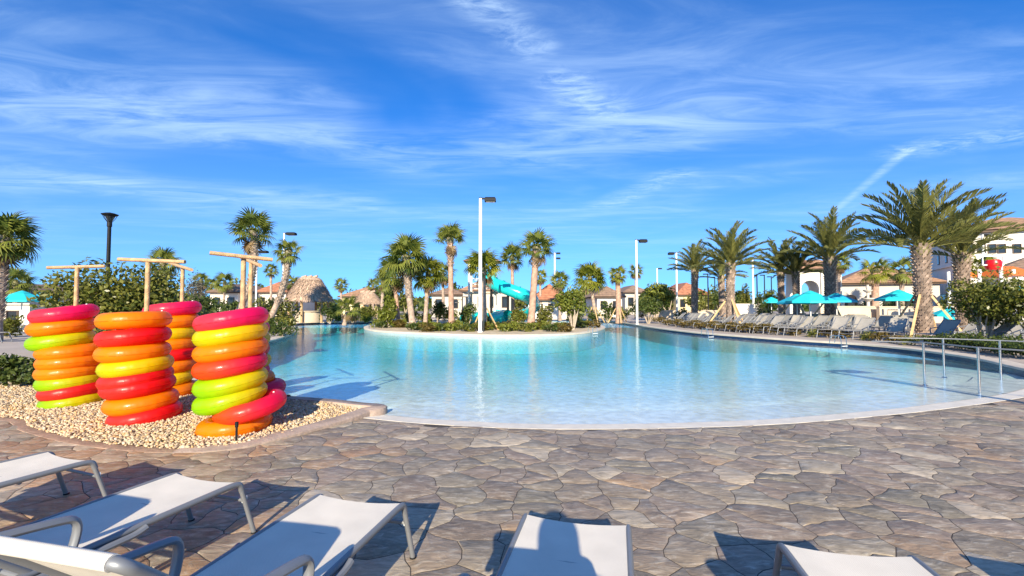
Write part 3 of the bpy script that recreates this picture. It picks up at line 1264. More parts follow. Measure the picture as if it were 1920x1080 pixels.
# ------------------------------------------------------------------ swim rings on their T posts
def torus_mesh(mat, mr=0.318, r=0.122, n=110, k=20):
    mb = MB()
    vs, fs = [], []
    for i in range(n):
        a = 2 * math.pi * i / n
        for j in range(k):
            b = 2 * math.pi * j / k
            pk = math.exp(-(min(b, 2 * math.pi - b) / 0.45) ** 2) + math.exp(-((b - math.pi) / 0.7) ** 2) * 1.6
            wob = 1 + 0.012 * math.sin(5 * a) + 0.008 * math.sin(13 * a + 3 * b) - 0.045 * pk * (0.5 + 0.5 * math.sin(31 * a + 2.2 * math.sin(7 * a)))
            q = mr + r * math.cos(b) * wob
            vs.append((q * math.cos(a), q * math.sin(a), r * 0.96 * math.sin(b) * wob))
    for i in range(n):
        for j in range(k):
            a, b = i * k + j, ((i + 1) % n) * k + j
            c, d = ((i + 1) % n) * k + (j + 1) % k, i * k + (j + 1) % k
            fs.append((a, b, c, d))
    mb.add(vs, fs)
    # welded seams round the ring and the inflation valve
    for rr in (mr + r * 0.985, mr - r * 0.985):
        mb.tube([(rr * math.cos(2 * math.pi * i / 40), rr * math.sin(2 * math.pi * i / 40), 0) for i in range(41)], 0.006, 4, caps=False)
    return mb.mesh('swim_ring', mat, angle=180)


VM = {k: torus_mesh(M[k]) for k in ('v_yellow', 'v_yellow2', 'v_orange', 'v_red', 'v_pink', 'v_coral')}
valve = MB().lathe([(0.0, 0), (0.012, 0), (0.012, 0.018), (0.008, 0.022), (0.0, 0.022)], n=8).mesh('valve', M['white_pole'])
CN = {'v_yellow': 'lime-yellow', 'v_yellow2': 'yellow', 'v_orange': 'orange', 'v_red': 'red', 'v_pink': 'pink', 'v_coral': 'coral-red'}
ORD = ['topmost', 'second from the top', 'third from the top', 'fourth from the top', 'fifth from the top', 'sixth from the top', 'seventh from the top', 'eighth from the top', 'lowest']
# (stack phrase, depth of axis, rings [(colour, x px, y px, tilt)], post x px, post top px, bar left/right px)
stacks = [
    ('far left stack', 7.55, [('v_pink', 121, 588, 9), ('v_orange', 117, 612, 7), ('v_yellow', 116, 637, 9), ('v_orange', 133, 658, 4), ('v_orange', 134, 677, 3), ('v_orange', 132, 695, 4), ('v_yellow', 133, 713, 5), ('v_red', 138, 731, 6), ('v_yellow', 139, 750, 7)],
     145, 500, (88, 502, 7.4), (197, 499, 7.7)),
    ('front middle stack', 6.52, [('v_orange', 253, 600, 2), ('v_red', 252, 631, 5), ('v_orange', 251, 659, 3), ('v_yellow2', 256, 685, 6), ('v_red', 256, 708, 8), ('v_red', 260, 723, 6), ('v_orange', 266, 752, 6), ('v_red', 273, 777, 8)],
     278, 488, (222, 486, 6.5), (347, 491, 6.5)),
    ('back middle stack', 8.15, [('v_pink', 324, 580, 7), ('v_orange', 322, 603, 5), ('v_yellow2', 318, 625, 3), ('v_orange', 317, 646, 4), ('v_red', 319, 665, 6), ('v_orange', 316, 686, 6), ('v_yellow2', 312, 709, 9), ('v_orange', 317, 733, 8)],
     343, 498, (318, 493, 9.0), (359, 506, 7.3)),
    ('front right stack', 6.02, [('v_pink', 435, 599, 10), ('v_yellow2', 434, 626, 9), ('v_orange', 434, 655, 8), ('v_coral', 433, 684, 9), ('v_yellow', 434, 715, 11), ('v_yellow', 433, 744, 14), ('v_coral', 470, 762, 13), ('v_orange', 441, 795, 5)],
     457, 482, (393, 474, 5.75), (511, 487, 6.15)),
    ('back right stack', 6.95, [('v_yellow', 447, 600, 8), ('v_pink', 446, 620, 7), ('v_yellow', 447, 640, 6), ('v_red', 446, 660, 7), ('v_yellow', 449, 682, 8), ('v_pink', 446, 700, 6), ('v_orange', 456, 716, 8), ('v_pink', 477, 732, 7), ('v_red', 455, 752, 4)],
     471, 488, (452, 483, 7.8), (488, 498, 6.3)),
]
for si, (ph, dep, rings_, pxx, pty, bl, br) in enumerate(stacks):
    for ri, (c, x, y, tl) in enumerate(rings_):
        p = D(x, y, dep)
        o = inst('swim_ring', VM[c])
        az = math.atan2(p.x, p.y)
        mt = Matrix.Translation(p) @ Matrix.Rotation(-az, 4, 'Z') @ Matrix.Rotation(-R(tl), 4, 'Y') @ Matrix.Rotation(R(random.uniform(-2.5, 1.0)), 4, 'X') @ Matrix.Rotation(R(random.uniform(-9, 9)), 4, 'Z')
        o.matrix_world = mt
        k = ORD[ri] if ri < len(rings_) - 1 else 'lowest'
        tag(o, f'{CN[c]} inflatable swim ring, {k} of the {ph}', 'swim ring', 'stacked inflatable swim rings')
        va = inst('valve', valve, o, Matrix.Translation((0.30, 0.10 * (1 if ri % 2 else -1), 0.105)))
    top = D(pxx, pty, dep)
    base_z = bed_z(top.x, top.y) - 0.1
    t = thing('ring_post', f'wooden T post through the {ph} of swim rings', 'post', (top.x, top.y, base_z), 0, 'wooden T posts holding the ring stacks')
    MB().tube([(0, 0, 0), (0, 0, top.z - base_z - 0.01)], 0.031, 12).build('upright', M['wood'], t)
    a, b = D(*bl) - Vector((top.x, top.y, base_z)), D(*br) - Vector((top.x, top.y, base_z))
    MB().tube([a, b], 0.027, 12).build('crossbar', M['wood'], t)

# small black path light in the gravel
q = P(443, 833, 0.01)
t = thing('path_light', 'thin black path light stake in the gravel before the orange ring', 'light', q)
MB().lathe([(0.006, -0.1), (0.013, 0.0), (0.013, 0.20)], n=10).build('stake', M['black'], t)
MB().lathe([(0.013, 0.20), (0.020, 0.205), (0.020, 0.265), (0.0, 0.272)], n=10).build('lamp_head', M['black'], t)

# ------------------------------------------------------------------ lamp posts
def box_lamp(base, height, pw, label, side=1, two=False, arm_az=0.0, head=0.62, group='white lamp posts around the pool'):
    t = thing('lamp_post', label, 'lamp', base, arm_az, group)
    MB().lathe([(pw * 0.75, 0), (pw * 0.75, 0.05), (pw * 0.55, 0.09), (pw * 0.5, 0.1), (pw * 0.42, height)], n=12).build('pole', M['white_pole'], t)
    MB().lathe([(pw * 0.46, height), (pw * 0.46, height + 0.04), (0, height + 0.06)], n=10).build('pole_cap', M['black'], t)
    for i in range(2 if two else 1):
        z = height + 0.02 - i * 0.75
        MB().box((side * 0.20, 0, z - 0.03), (0.42, 0.09, 0.09)).build('lamp_arm', M['black'], t)
        mb = MB()
        w, d, hh = head, head * 0.62, 0.21
        x0 = side * 0.24
        x1 = x0 + side * w
        for (xa, xb) in ((min(x0, x1), max(x0, x1)),):
            c = 0.06
            vs = [(xa, -d / 2, z - hh), (xb, -d / 2, z - hh), (xb, d / 2, z - hh), (xa, d / 2, z - hh),
                  (xa, -d / 2, z - 0.05), (xb, -d / 2, z - 0.05), (xb, d / 2, z - 0.05), (xa, d / 2, z - 0.05),
                  (xa + c, -d / 2 + c, z + 0.03), (xb - c, -d / 2 + c, z + 0.03), (xb - c, d / 2 - c, z + 0.03), (xa + c, d / 2 - c, z + 0.03)]
            mb.add(vs, [(0, 3, 2, 1), (0, 1, 5, 4), (1, 2, 6, 5), (2, 3, 7, 6), (3, 0, 4, 7), (4, 5, 9, 8), (5, 6, 10, 9), (6, 7, 11, 10), (7, 4, 8, 11), (8, 9, 10, 11)])
        h = mb.build('lamp_head', M['black'], t, smooth=False)
        MB().box(((x0 + x1) / 2, 0, z - hh - 0.012), (w * 0.75, d * 0.75, 0.02)).build('lens', M['glass'], h)
    return t


def lamp_px(x, ytop, depth, label, **kw):
    top = D(x, ytop, depth)
    return box_lamp((top.x, top.y, ZG), top.z - ZG, kw.pop('pw', 0.25), label, **kw)


lamp_px(901, 372, 26.0, 'tallest white lamp post with a black box head on the palm island', pw=0.22, head=0.66)
lamp_px(1193, 450, 36, 'white lamp post with a black head left of the round yellow-green tree', pw=0.19, head=0.62)
lamp_px(1268, 474, 44, 'white lamp post whose black head points left, beside the leftmost date palm', side=-1, pw=0.20, head=0.55)
lamp_px(1411, 486, 50, 'white lamp post between the second and third date palms on the right bank', side=-1, pw=0.22, head=0.45)
lamp_px(1040, 474, 66, 'far white lamp post with two black heads above the island trees', two=True, pw=0.28, head=0.6)
lamp_px(1232, 503, 90, 'tiny far white lamp post above the round yellow-green tree', pw=0.3, head=0.7)
lamp_px(533, 437, 42, 'white lamp post whose black head shows just above the leaning palm', pw=0.18, head=0.85)
lamp_px(482, 471, 48, 'white lamp post right of the wooden T posts with its head against the sky', pw=0.2, head=0.9)
lamp_px(1842, 440, 44, 'white pole standing in front of the white upper storey', pw=0.24, head=0.4)
box_lamp((8.05, -1.3, 0.0), 6.0, 0.17, 'unseen white lamp post added beside the deck for its shadow across the shallow water', side=1)  # out-of-view post, added only to cast the shadow line over the shallows

# black flared street lamp behind the big bush
top = D(206, 401, 21)
t = thing('street_lamp', 'black street lamp with a flared bowl top behind the big green bush', 'lamp', (top.x, top.y, ZG))
h = top.z - ZG
MB().lathe([(0.16, 0), (0.16, 0.3), (0.085, 0.36), (0.075, h - 0.62), (0.10, h - 0.6), (0.10, h - 0.42), (0.08, h - 0.38)], n=12).build('post', M['black'], t)
MB().lathe([(0.09, h - 0.39), (0.10, h - 0.30), (0.16, h - 0.16), (0.19, h - 0.12), (0.0, h - 0.11)], n=14).build('glass_bowl', M['glass'], t)
MB().lathe([(0.18, h - 0.12), (0.31, h - 0.06), (0.33, h - 0.02), (0.19, h + 0.03), (0.0, h + 0.07)], n=16).build('cap', M['black'], t)
for k in range(6):
    a = k * math.pi / 3
    MB().tube([(0.085 * math.cos(a), 0.085 * math.sin(a), h - 0.40), (0.21 * math.cos(a), 0.21 * math.sin(a), h - 0.22), (0.29 * math.cos(a), 0.29 * math.sin(a), h - 0.05)], 0.012, 5).build('rib', M['black'], t)
dark = [(1327, 514, 60, 'thin black lamp post right of the yellow house'), (1340, 520, 66, 'thin black lamp post just left of the tall third date palm'),
        (1419, 516, 62, 'thin black lamp post right beside the short white lamp post'), (1433, 516, 68, 'leftmost of the far black lamp posts before the gate pavilion'),
        (1446, 519, 70, 'second of the far black lamp posts before the gate pavilion'), (1461, 497, 34, 'dark lamp post in front of the twin date palms'), (1492, 504, 46, 'dark lamp post at the left corner of the gate pavilion')]
for x, y, dep, lab in dark:
    top = D(x, y, dep)
    t = thing('black_lamp_post', lab, 'lamp', (top.x, top.y, ZG), 0, 'black lamp posts on the right')
    h = top.z - ZG
    MB().lathe([(0.14, 0), (0.10, 0.3), (0.075, h - 0.1), (0.075, h)], n=8).build('pole', M['black'], t)
    MB().box((-0.28, 0, h), (0.62, 0.3, 0.14)).build('lamp_head', M['black'], t, smooth=False)

# ------------------------------------------------------------------ pool hand rails
def handrail(name, pts_post, top_line, label):
    t = thing(name, label, 'rail', (pts_post[0].x, pts_post[0].y, floor_z(pts_post[0].x, pts_post[0].y)))
    o = Vector(t.location)
    for p in pts_post:
        fz = floor_z(p.x, p.y) - 0.02
        MB().tube([(p.x - o.x, p.y - o.y, fz - o.z), (p.x - o.x, p.y - o.y, p.z - o.z)], 0.022, 12).build('post', M['steel'], t)
        MB().lathe([(0.045, -0.02), (0.06, 0.01), (0.034, 0.035)], (p.x - o.x, p.y - o.y, fz - o.z + 0.02), 12).build('flange', M['steel'], t)
    MB().tube([p - o for p in rounded(top_line, 0.12, 6)], 0.014, 12).build('top_rail', M['metal'], t)
    return t


ZR = 0.86
A1, A2, A3 = D(1731, 638, 9.9), D(1833, 641, 8.7), D(1990, 646, 7.7)
for p in (A1, A2, A3): p.z = ZR
handrail('pool_handrail', [A1, A2, A3], [A1 + Vector((-0.7, 0.55, -0.02)), A1, A2, A3, A3 + Vector((0.4, -0.4, 0))], 'nearer stainless steel handrail standing in the shallow water')
B1_, B2_, B3_ = D(1768, 634, 11.0), D(1874, 636, 10.4), D(2010, 640, 9.6)
for p in (B1_, B2_, B3_): p.z = ZR
handrail('pool_handrail', [B1_, B2_, B3_], [B1_ + Vector((-0.9, 0.5, -0.02)), B1_, B2_, B3_, B3_ + Vector((0.4, -0.4, 0))], 'farther stainless steel handrail by the right pool edge')
# pairs of grab rails on the far edges
for x, y, lab in ((1573, 644, 'pair of chrome grab rails on the right bank before the loungers'), (1327, 628, 'small pale depth marker post on the right pool edge'), (697, 616, 'white pool ladder at the left end of the palm island'), (1112, 622, 'white pool ladder at the right end of the palm island')):
    q = P(x, y, ZC)
    t = thing('grab_rail', lab, 'rail', q, 0.4, 'grab rails at the pool edges')
    t.scale = (0.75, 0.75, 0.75)
    for s in (-0.22, 0.22):
        MB().tube(rounded([(s, 0.35, 0.0), (s, 0.30, 0.42), (s, -0.22, 0.42), (s, -0.28, -0.45)], 0.18, 6), 0.017, 8).build('rail', M['steel'], t)
    for k in range(2):
        MB().box((0, -0.27, -0.12 - 0.2 * k), (0.44, 0.08, 0.03)).build('step', M['white_pole'], t)

# ------------------------------------------------------------------ palms
def fan_frond_mesh(mat, seed, pet=0.62, rad=0.74, nseg=19):
    r = random.Random(seed)
    V, F, T = [], [], []
    # petiole
    w = 0.016

    def quad(a, b, c, d, t):
        n = len(V)
        V.extend([a, b, c, d])
        F.append((n, n + 1, n + 2, n + 3))
        T.extend([t] * 4)
    pts = [(pet * k / 3, 0, -0.05 * (k / 3) ** 2) for k in range(4)]
    for k in range(3):
        a, b = pts[k], pts[k + 1]
        quad((a[0], -w, a[2]), (b[0], -w, b[2]), (b[0], w, b[2]), (a[0], w, a[2]), 0.85)
        quad((a[0], 0, a[2] - w), (b[0], 0, b[2] - w), (b[0], 0, b[2] + w), (a[0], 0, a[2] + w), 0.85)
    hx, hz = pet, -0.05
    droop = r.uniform(0.25, 0.5)
    base_t = r.uniform(0.1, 0.8)
    for i in range(nseg):
        u = i / (nseg - 1) * 2 - 1
        a = u * R(118) + r.uniform(-0.05, 0.05)
        L = rad * (1.0 - 0.30 * abs(u) ** 1.5) * r.uniform(0.88, 1.08)
        wd = 0.042
        fold = 0.10 * (1 - abs(u)) + 0.05
        prev = None
        t = min(max(base_t + r.uniform(-0.25, 0.25), 0), 1)
        ca, sa = math.cos(a), math.sin(a)
        for s, ws in ((0.04, 0.25), (0.42, 1.0), (0.75, 0.7), (1.0, 0.05)):
            d = L * s
            z = hz + fold * math.sin(s * math.pi) * 0.5 - droop * (s ** 2.6) * L * (0.9 + 0.8 * abs(u))
            x, y = hx + d * ca - 0.12 * (s ** 2) * abs(u), d * sa
            p1 = (x - sa * wd * ws, y + ca * wd * ws, z - 0.012 * ws)
            p2 = (x + sa * wd * ws, y - ca * wd * ws, z - 0.012 * ws)
            if prev:
                quad(prev[0], prev[1], p2, p1, t)
            prev = (p1, p2)
    return quads_mesh('frond', np.array(V), np.array(F), T, mat)


def feather_frond_mesh(mat, seed, L=2.9, curve=0.75, npair=42):
    r = random.Random(seed)
    V, F, T = [], [], []

    def quad(a, b, c, d, t):
        n = len(V)
        V.extend([a, b, c, d])
        F.append((n, n + 1, n + 2, n + 3))
        T.extend([t] * 4)
    # rachis: arc that bends down towards the tip
    pts, dirs = [], []
    x = z = 0.0
    ns = 14
    for k in range(ns + 1):
        ang_ = -curve * (k / ns) ** 1.7
        dirs.append(Vector((math.cos(ang_), 0, math.sin(ang_))))
        pts.append(Vector((x, 0, z)))
        x += math.cos(ang_) * L / ns
        z += math.sin(ang_) * L / ns
    for k in range(ns):
        w = 0.035 * (1 - k / ns) + 0.006
        w2 = 0.035 * (1 - (k + 1) / ns) + 0.006
        a, b = pts[k], pts[k + 1]
        tt = 0.95 if k < 4 else 0.6
        quad((a.x, -w, a.z), (b.x, -w2, b.z), (b.x, w2, b.z), (a.x, w, a.z), tt)
        quad((a.x, 0, a.z - w), (b.x, 0, b.z - w2), (b.x, 0, b.z + w2), (a.x, 0, a.z + w), tt)
    base_t = r.uniform(0.15, 0.7)
    for k in range(npair):
        t = 0.16 + 0.84 * k / (npair - 1)
        f = t * ns
        i = min(int(f), ns - 1)
        p = pts[i].lerp(pts[i + 1], f - i)
        d = dirs[i]
        up = Vector((-d.z, 0, d.x))
        ll = 0.52 * (math.sin(math.pi * (0.12 + 0.80 * t)) ** 0.7) * L / 2.9
        for s in (-1, 1):
            fw = R(38) + r.uniform(-0.12, 0.12)
            lift = r.uniform(0.15, 0.55)
            dr = (d * math.cos(fw) + Vector((0, s, 0)) * math.sin(fw) + up * lift).normalized()
            lw = r.uniform(0.85, 1.12) * ll
            side = d.cross(dr).normalized().cross(dr) * 0.029
            a = p
            m = p + dr * lw * 0.55 - Vector((0, 0, 0.03 * lw))
            e = p + dr * lw - Vector((0, 0, 0.16 * lw))
            tt = min(max(base_t + r.uniform(-0.3, 0.3), 0), 1)
            quad(a - side * 0.5, m - side, m + side, a + side * 0.5, tt)
            quad(m - side, e - side * 0.1, e + side * 0.1, m + side, tt)
    return quads_mesh('frond', np.array([tuple(v) for v in V]), np.array(F), T, mat)


FAN = {'green': [fan_frond_mesh(M['sabal_leaf'], s) for s in range(6)], 'dead': [fan_frond_mesh(M['dead_leaf'], s + 40) for s in range(3)], 'yellow': [fan_frond_mesh(M['sabal_yellow'], s + 20) for s in range(6)]}
FEA = [feather_frond_mesh(M['date_leaf'], s, curve=c) for s, c in ((1, 0.55), (2, 0.8), (3, 1.0), (4, 0.45), (5, 0.9), (6, 0.7))]


def crown_core(r, h, mat):
    return MB().lathe([(r, -h), (r * 1.25, -h * 0.4), (r * 1.1, 0.0), (r * 0.4, h * 0.6), (0.0, h * 0.7)], n=10)


def trunk_path(base, topv, bend):
    """base to top with a sideways bend"""
    m = base.lerp(topv, 0.45) + bend
    out = []
    for k in range(13):
        t = k / 12
        out.append(base * (1 - t) ** 2 + m * (2 * t * (1 - t)) + topv * t * t)
    return out


def at_path(path, t):
    f = t * (len(path) - 1)
    i = min(int(f), len(path) - 2)
    return path[i].lerp(path[i + 1], f - i), (path[i + 1] - path[i]).normalized()


def sabal(base, crown, rad, label, kind='green', nf=30, bend=(0, 0, 0), boots=0.5, braces=0, tr=0.16, tmat='sabal_trunk', seed=0, spread=1.0, group='fan palms'):
    r = random.Random(seed * 7 + 3)
    t = thing('fan_palm', label, 'palm tree', base, 0, group)
    top = Vector(crown) - Vector(base)
    path = trunk_path(Vector((0, 0, -0.05)), top, Vector(bend))
    n = len(path)
    mb = MB()
    fine = catmull(path, 4)
    rs_ = []
    for k in range(len(fine)):
        u = k / (len(fine) - 1)
        q = tr * (1.25 - 0.3 * min(u * 5, 1)) * (1 - 0.12 * u) * (1 + 0.035 * (k % 2) + r.uniform(-0.03, 0.03))
        rs_.append(q)
    mb.tube(fine, rs_, 12, tint=0.5)
    mb.t = [min(max(0.5 + r.uniform(-0.4, 0.4), 0), 1) for _ in mb.t]
    trunk = mb.build('trunk', M[tmat], t, angle=60)
    if boots > 0:
        mb = MB()
        nb = int(boots * top.length / 0.115)
        for k in range(nb):
            u = 1 - boots * (k + 0.5) / nb
            p, d = at_path(path, u)
            side = d.cross(Vector((0, 1, 0))).normalized()
            fr = d.cross(side)
            for j in range(6):
                a = 2 * math.pi * (j + 0.5 * (k % 2)) / 6 + r.uniform(-0.1, 0.1)
                rd = side * math.cos(a) + fr * math.sin(a)
                tg = d.cross(rd)
                b0 = p + rd * tr * 0.80
                tip = p + rd * (tr * 1.28 + 0.03) + d * 0.16
                w = tr * 0.36
                vs = [b0 - tg * w, b0 + tg * w, b0 + rd * 0.04 + d * 0.02 + tg * w, b0 + rd * 0.04 + d * 0.02 - tg * w, tip - tg * w * 0.5, tip + tg * w * 0.5]
                mb.add(vs, [(0, 1, 2, 3), (3, 2, 5, 4), (0, 3, 4), (1, 5, 2), (0, 4, 5, 1)], r.uniform(0.1, 1.0))
        mb.build('leaf_bases', M['boots'], trunk, smooth=False)
    cr = crown_core(tr * 1.05, 0.3, None).build('crown', M['petiole'], t)
    cr.location = top
    sc = rad / 1.30
    for k in range(nf):
        u = (k + 0.5) / nf
        el = R(84) - (u ** 0.85) * R(128) * spread + r.uniform(-0.12, 0.12)
        az = k * 2.39996 + r.uniform(-0.2, 0.2)
        s = sc * r.uniform(0.88, 1.1)
        m = Matrix.Rotation(az, 4, 'Z') @ Matrix.Translation((tr * 0.5, 0, 0.05 - 0.25 * u)) @ Matrix.Rotation(-el, 4, 'Y') @ Matrix.Rotation(r.uniform(-0.5, 0.5), 4, 'X') @ Matrix.Scale(s, 4)
        inst('frond', r.choice(FAN[kind]), cr, m)
    if rad > 0.8:
        # old fronds hanging against the trunk
        for k in range(r.randint(2, 6)):
            m = Matrix.Rotation(r.uniform(0, 6.28), 4, 'Z') @ Matrix.Translation((tr * 0.6, 0, -0.25)) @ Matrix.Rotation(R(r.uniform(48, 80)), 4, 'Y') @ Matrix.Rotation(r.uniform(-0.6, 0.6), 4, 'X') @ Matrix.Scale(sc * r.uniform(0.8, 1.0), 4)
            inst('dead_frond', r.choice(FAN['dead']), cr, m)
    add_braces(t, path, braces, r)
    return t


def add_braces(t, path, n, r, hgt=1.5, rad=0.95, bw=0.075):
    for k in range(n):
        a = 2 * math.pi * k / max(n, 1) + 0.5
        p, _ = at_path(path, min(hgt / max(path[-1].z, 0.1), 0.8))
        top = p + Vector((math.cos(a) * 0.19, math.sin(a) * 0.19, 0))
        bot = Vector((path[0].x + math.cos(a) * rad, path[0].y + math.sin(a) * rad, 0.0))
        MB().tube([bot, top], bw * 0.6, 4).build('brace', M['brace'], t, smooth=False)


def date_palm(base, crown, rad, label, nf=40, tr=0.30, braces=0, seed=0, lo=10, group='date palms on the right bank', brace_h=2.1):
    r = random.Random(seed * 13 + 5)
    t = thing('date_palm', label, 'palm tree', base, 0, group)
    top = Vector(crown) - Vector(base)
    path = trunk_path(Vector((0, 0, -0.05)), top, Vector((r.uniform(-0.08, 0.08), 0, 0)))
    mb = MB()
    mb.tube(path, [tr * 0.86 * (1.1 if k == 0 else 1) for k in range(len(path))], 14, tint=0.2)
    rows = int(top.length / 0.135)
    for k in range(rows):
        u = (k + 0.5) / rows
        p, d = at_path(path, u)
        flare = 1 + 0.22 * max(0, (u - 0.72) / 0.28)
        nn = 11
        for j in range(nn):
            a = 2 * math.pi * (j + 0.5 * (k % 2)) / nn + r.uniform(-0.05, 0.05)
            rd = Vector((math.cos(a), math.sin(a), 0))
            tg = Vector((-math.sin(a), math.cos(a), 0))
            w = tr * 0.235
            b0 = p + rd * tr * 0.80 - Vector((0, 0, 0.06))
            tip = p + rd * (tr * flare * r.uniform(1.0, 1.12)) + Vector((0, 0, 0.09 + 0.12 * max(0, (u - 0.8) * 5)))
            vs = [b0 - tg * w, b0 + tg * w, tip + tg * w * 0.62, tip - tg * w * 0.62, p + rd * tr * 0.78 + Vector((0, 0, 0.11))]
            mb.add(vs, [(0, 1, 2, 3), (3, 2, 4), (1, 4, 2), (0, 3, 4)], r.uniform(0.15, 1.0))
    mb.build('trunk', M['date_trunk'], t, smooth=False)
    cr = crown_core(tr * 0.85, 0.5, None).build('crown', M['petiole'], t)
    cr.location = top
    sc = rad / 2.75
    for k in range(nf):
        u = (k + 0.5) / nf
        el = R(86) - (u ** 1.05) * R(86 - lo) + r.uniform(-0.08, 0.08)
        az = k * 2.39996 + r.uniform(-0.2, 0.2)
        s = sc * r.uniform(0.86, 1.06)
        m = Matrix.Rotation(az, 4, 'Z') @ Matrix.Translation((tr * 0.35 * u, 0, 0.15 - 0.3 * u)) @ Matrix.Rotation(-el, 4, 'Y') @ Matrix.Rotation(r.uniform(-0.6, 0.6), 4, 'X') @ Matrix.Scale(s, 4)
        inst('frond', r.choice(FEA), cr, m)
    add_braces(t, path, braces, r, brace_h, 1.55, 0.11)
    return t


def on(x, y, z=ZG):
    p = P(x, y, z)
    return p


# (base px x, base px y on the ground or None, depth, crown px, radius px, ...)
def sab(bx_, cx, cy, depth, rpx, label, **kw):
    b = D(bx_, 572, depth)
    b.z = ZG + 0.01
    c = D(cx, cy, depth)
    return sabal(b, c, rpx * depth / FPX, label, **kw)


sab(-6, 8, 447, 20, 54, 'fan palm cut by the left edge with a wide shaggy crown', seed=1, boots=0.8, nf=40, tr=0.2)
sab(424, 474, 432, 30, 42, 'tall fan palm with a curved trunk behind the right wooden T posts', seed=2, bend=(1.6, 0, 0), boots=0.65, nf=26, spread=0.85, tr=0.2)
sab(497, 541, 470, 31, 27, 'fan palm with a strongly leaning boot-covered trunk left of the thatched hut', seed=3, bend=(0.9, 0, 0.4), boots=0.7, nf=22, spread=1.05, tr=0.2)
sab(306, 306, 492, 30, 30, 'fan palm with a dark trunk behind the middle T post', seed=4, boots=0.3, nf=24)
sab(509, 508, 506, 56, 15, 'small far fan palm left of the leaning palm', seed=5, boots=0, nf=18)
sab(776, 762, 482, 30, 46, 'fullest fan palm of the island clump with a pale boot-covered trunk', seed=6, boots=0.55, nf=34, bend=(-0.15, 0, 0), tr=0.22)
sab(749, 738, 512, 33, 36, 'lower fan palm with a red-brown trunk at the left of the island clump', seed=7, boots=0, tmat='pink_trunk', nf=30)
sab(797, 803, 512, 32, 36, 'yellow-green fan palm at the right of the island clump', kind='yellow', seed=8, boots=0, nf=34)
sab(716, 718, 528, 40, 20, 'small grey-green fan palm left of the island clump', seed=9, boots=0, nf=20)
sab(847, 844, 447, 30, 32, 'tall slim fan palm with a raised V of fronds, left of the tallest lamp post', seed=10, boots=0.3, nf=18, spread=0.55, tmat='pink_trunk', tr=0.19)
sab(909, 906, 500, 28, 38, 'short bright fan palm right behind the tallest lamp post, held by braces', kind='yellow', seed=11, boots=0, nf=30, spread=0.75, braces=3)
sab(962, 960, 482, 40, 27, 'fan palm standing behind the turquoise slide', seed=12, boots=0, nf=26, spread=0.8, tmat='pink_trunk')
sab(995, 1006, 462, 29, 35, 'tall fan palm with a thick trunk right of the turquoise slide', seed=13, boots=0.25, nf=24, spread=0.85, tmat='pink_trunk', tr=0.24)
sab(1013, 1013, 518, 52, 16, 'small far fan palm peeking right of the thick trunked island palm', kind='yellow', seed=14, boots=0, nf=18)
sab(1050, 1049, 526, 46, 21, 'low round fan palm above the island bush', seed=15, boots=0, nf=26)
sab(1118, 1106, 520, 40, 33, 'broad fan palm right of the round island bush', kind='yellow', seed=16, boots=0, nf=32, braces=3)
sab(1160, 1158, 514, 40, 19, 'narrow fan palm with a pink trunk left of the white lamp post', kind='yellow', seed=17, boots=0, nf=24, tmat='pink_trunk', tr=0.26, braces=3)
sab(1192, 1192, 507, 52, 15, 'small far fan palm hiding behind the white lamp post', seed=18, boots=0, nf=18)
sab(646, 652, 576, 36, 26, 'young low fan palm on the bank right of the thatched hut', seed=19, boots=0, nf=20, spread=0.8)
sab(1640, 1641, 506, 42, 30, 'fan palm with a smooth pink trunk between the umbrellas and the arcade', kind='yellow', seed=20, boots=0, nf=16, tmat='pink_trunk', tr=0.32)
sab(1690, 1691, 506, 46, 26, 'smaller fan palm in front of the arcade right of the pink-trunked one', seed=21, boots=0, nf=16, tr=0.24)
sab(1572, 1573, 492, 46, 22, 'fan palm half hidden behind the thick fourth date palm', seed=22, boots=0, nf=20)
sab(420, 421, 529, 60, 22, 'round far palm above the white low building on the left', seed=23, boots=0, nf=24)
sab(396, 396, 534, 64, 16, 'small round far palm left of the one above the white building', seed=24, boots=0, nf=20)
sab(546, 546, 530, 58, 18, 'round far palm just left of the thatched roof', seed=25, boots=0, nf=22)
sab(640, 640, 534, 60, 15, 'round far palm just right of the thatched roof', seed=26, boots=0, nf=20)
sab(700, 699, 534, 62, 14, 'far palm between the thatched hut and the island clump', seed=27, boots=0, nf=18)
sab(376, 377, 526, 40, 17, 'thin far palm right of the back middle ring stack', seed=28, boots=0, nf=18)
sab(832, 830, 512, 44, 26, 'grey-green palm behind the tall slim island palm', seed=29, boots=0, nf=22)
sab(1845, 1842, 498, 34, 26, 'fan palm between the big date palms and the red bucket', kind='yellow', seed=30, boots=0, nf=22)
sab(30, 30, 530, 30, 32, 'low dark palm beneath the left edge palm crown', seed=31, boots=0, nf=22)


def dat(bx_, cx, cy, depth, rpx, label, **kw):
    b = D(bx_, 572, depth)
    b.z = ZG + 0.01
    return date_palm(b, D(cx, cy, depth), rpx * depth / FPX, label, **kw)


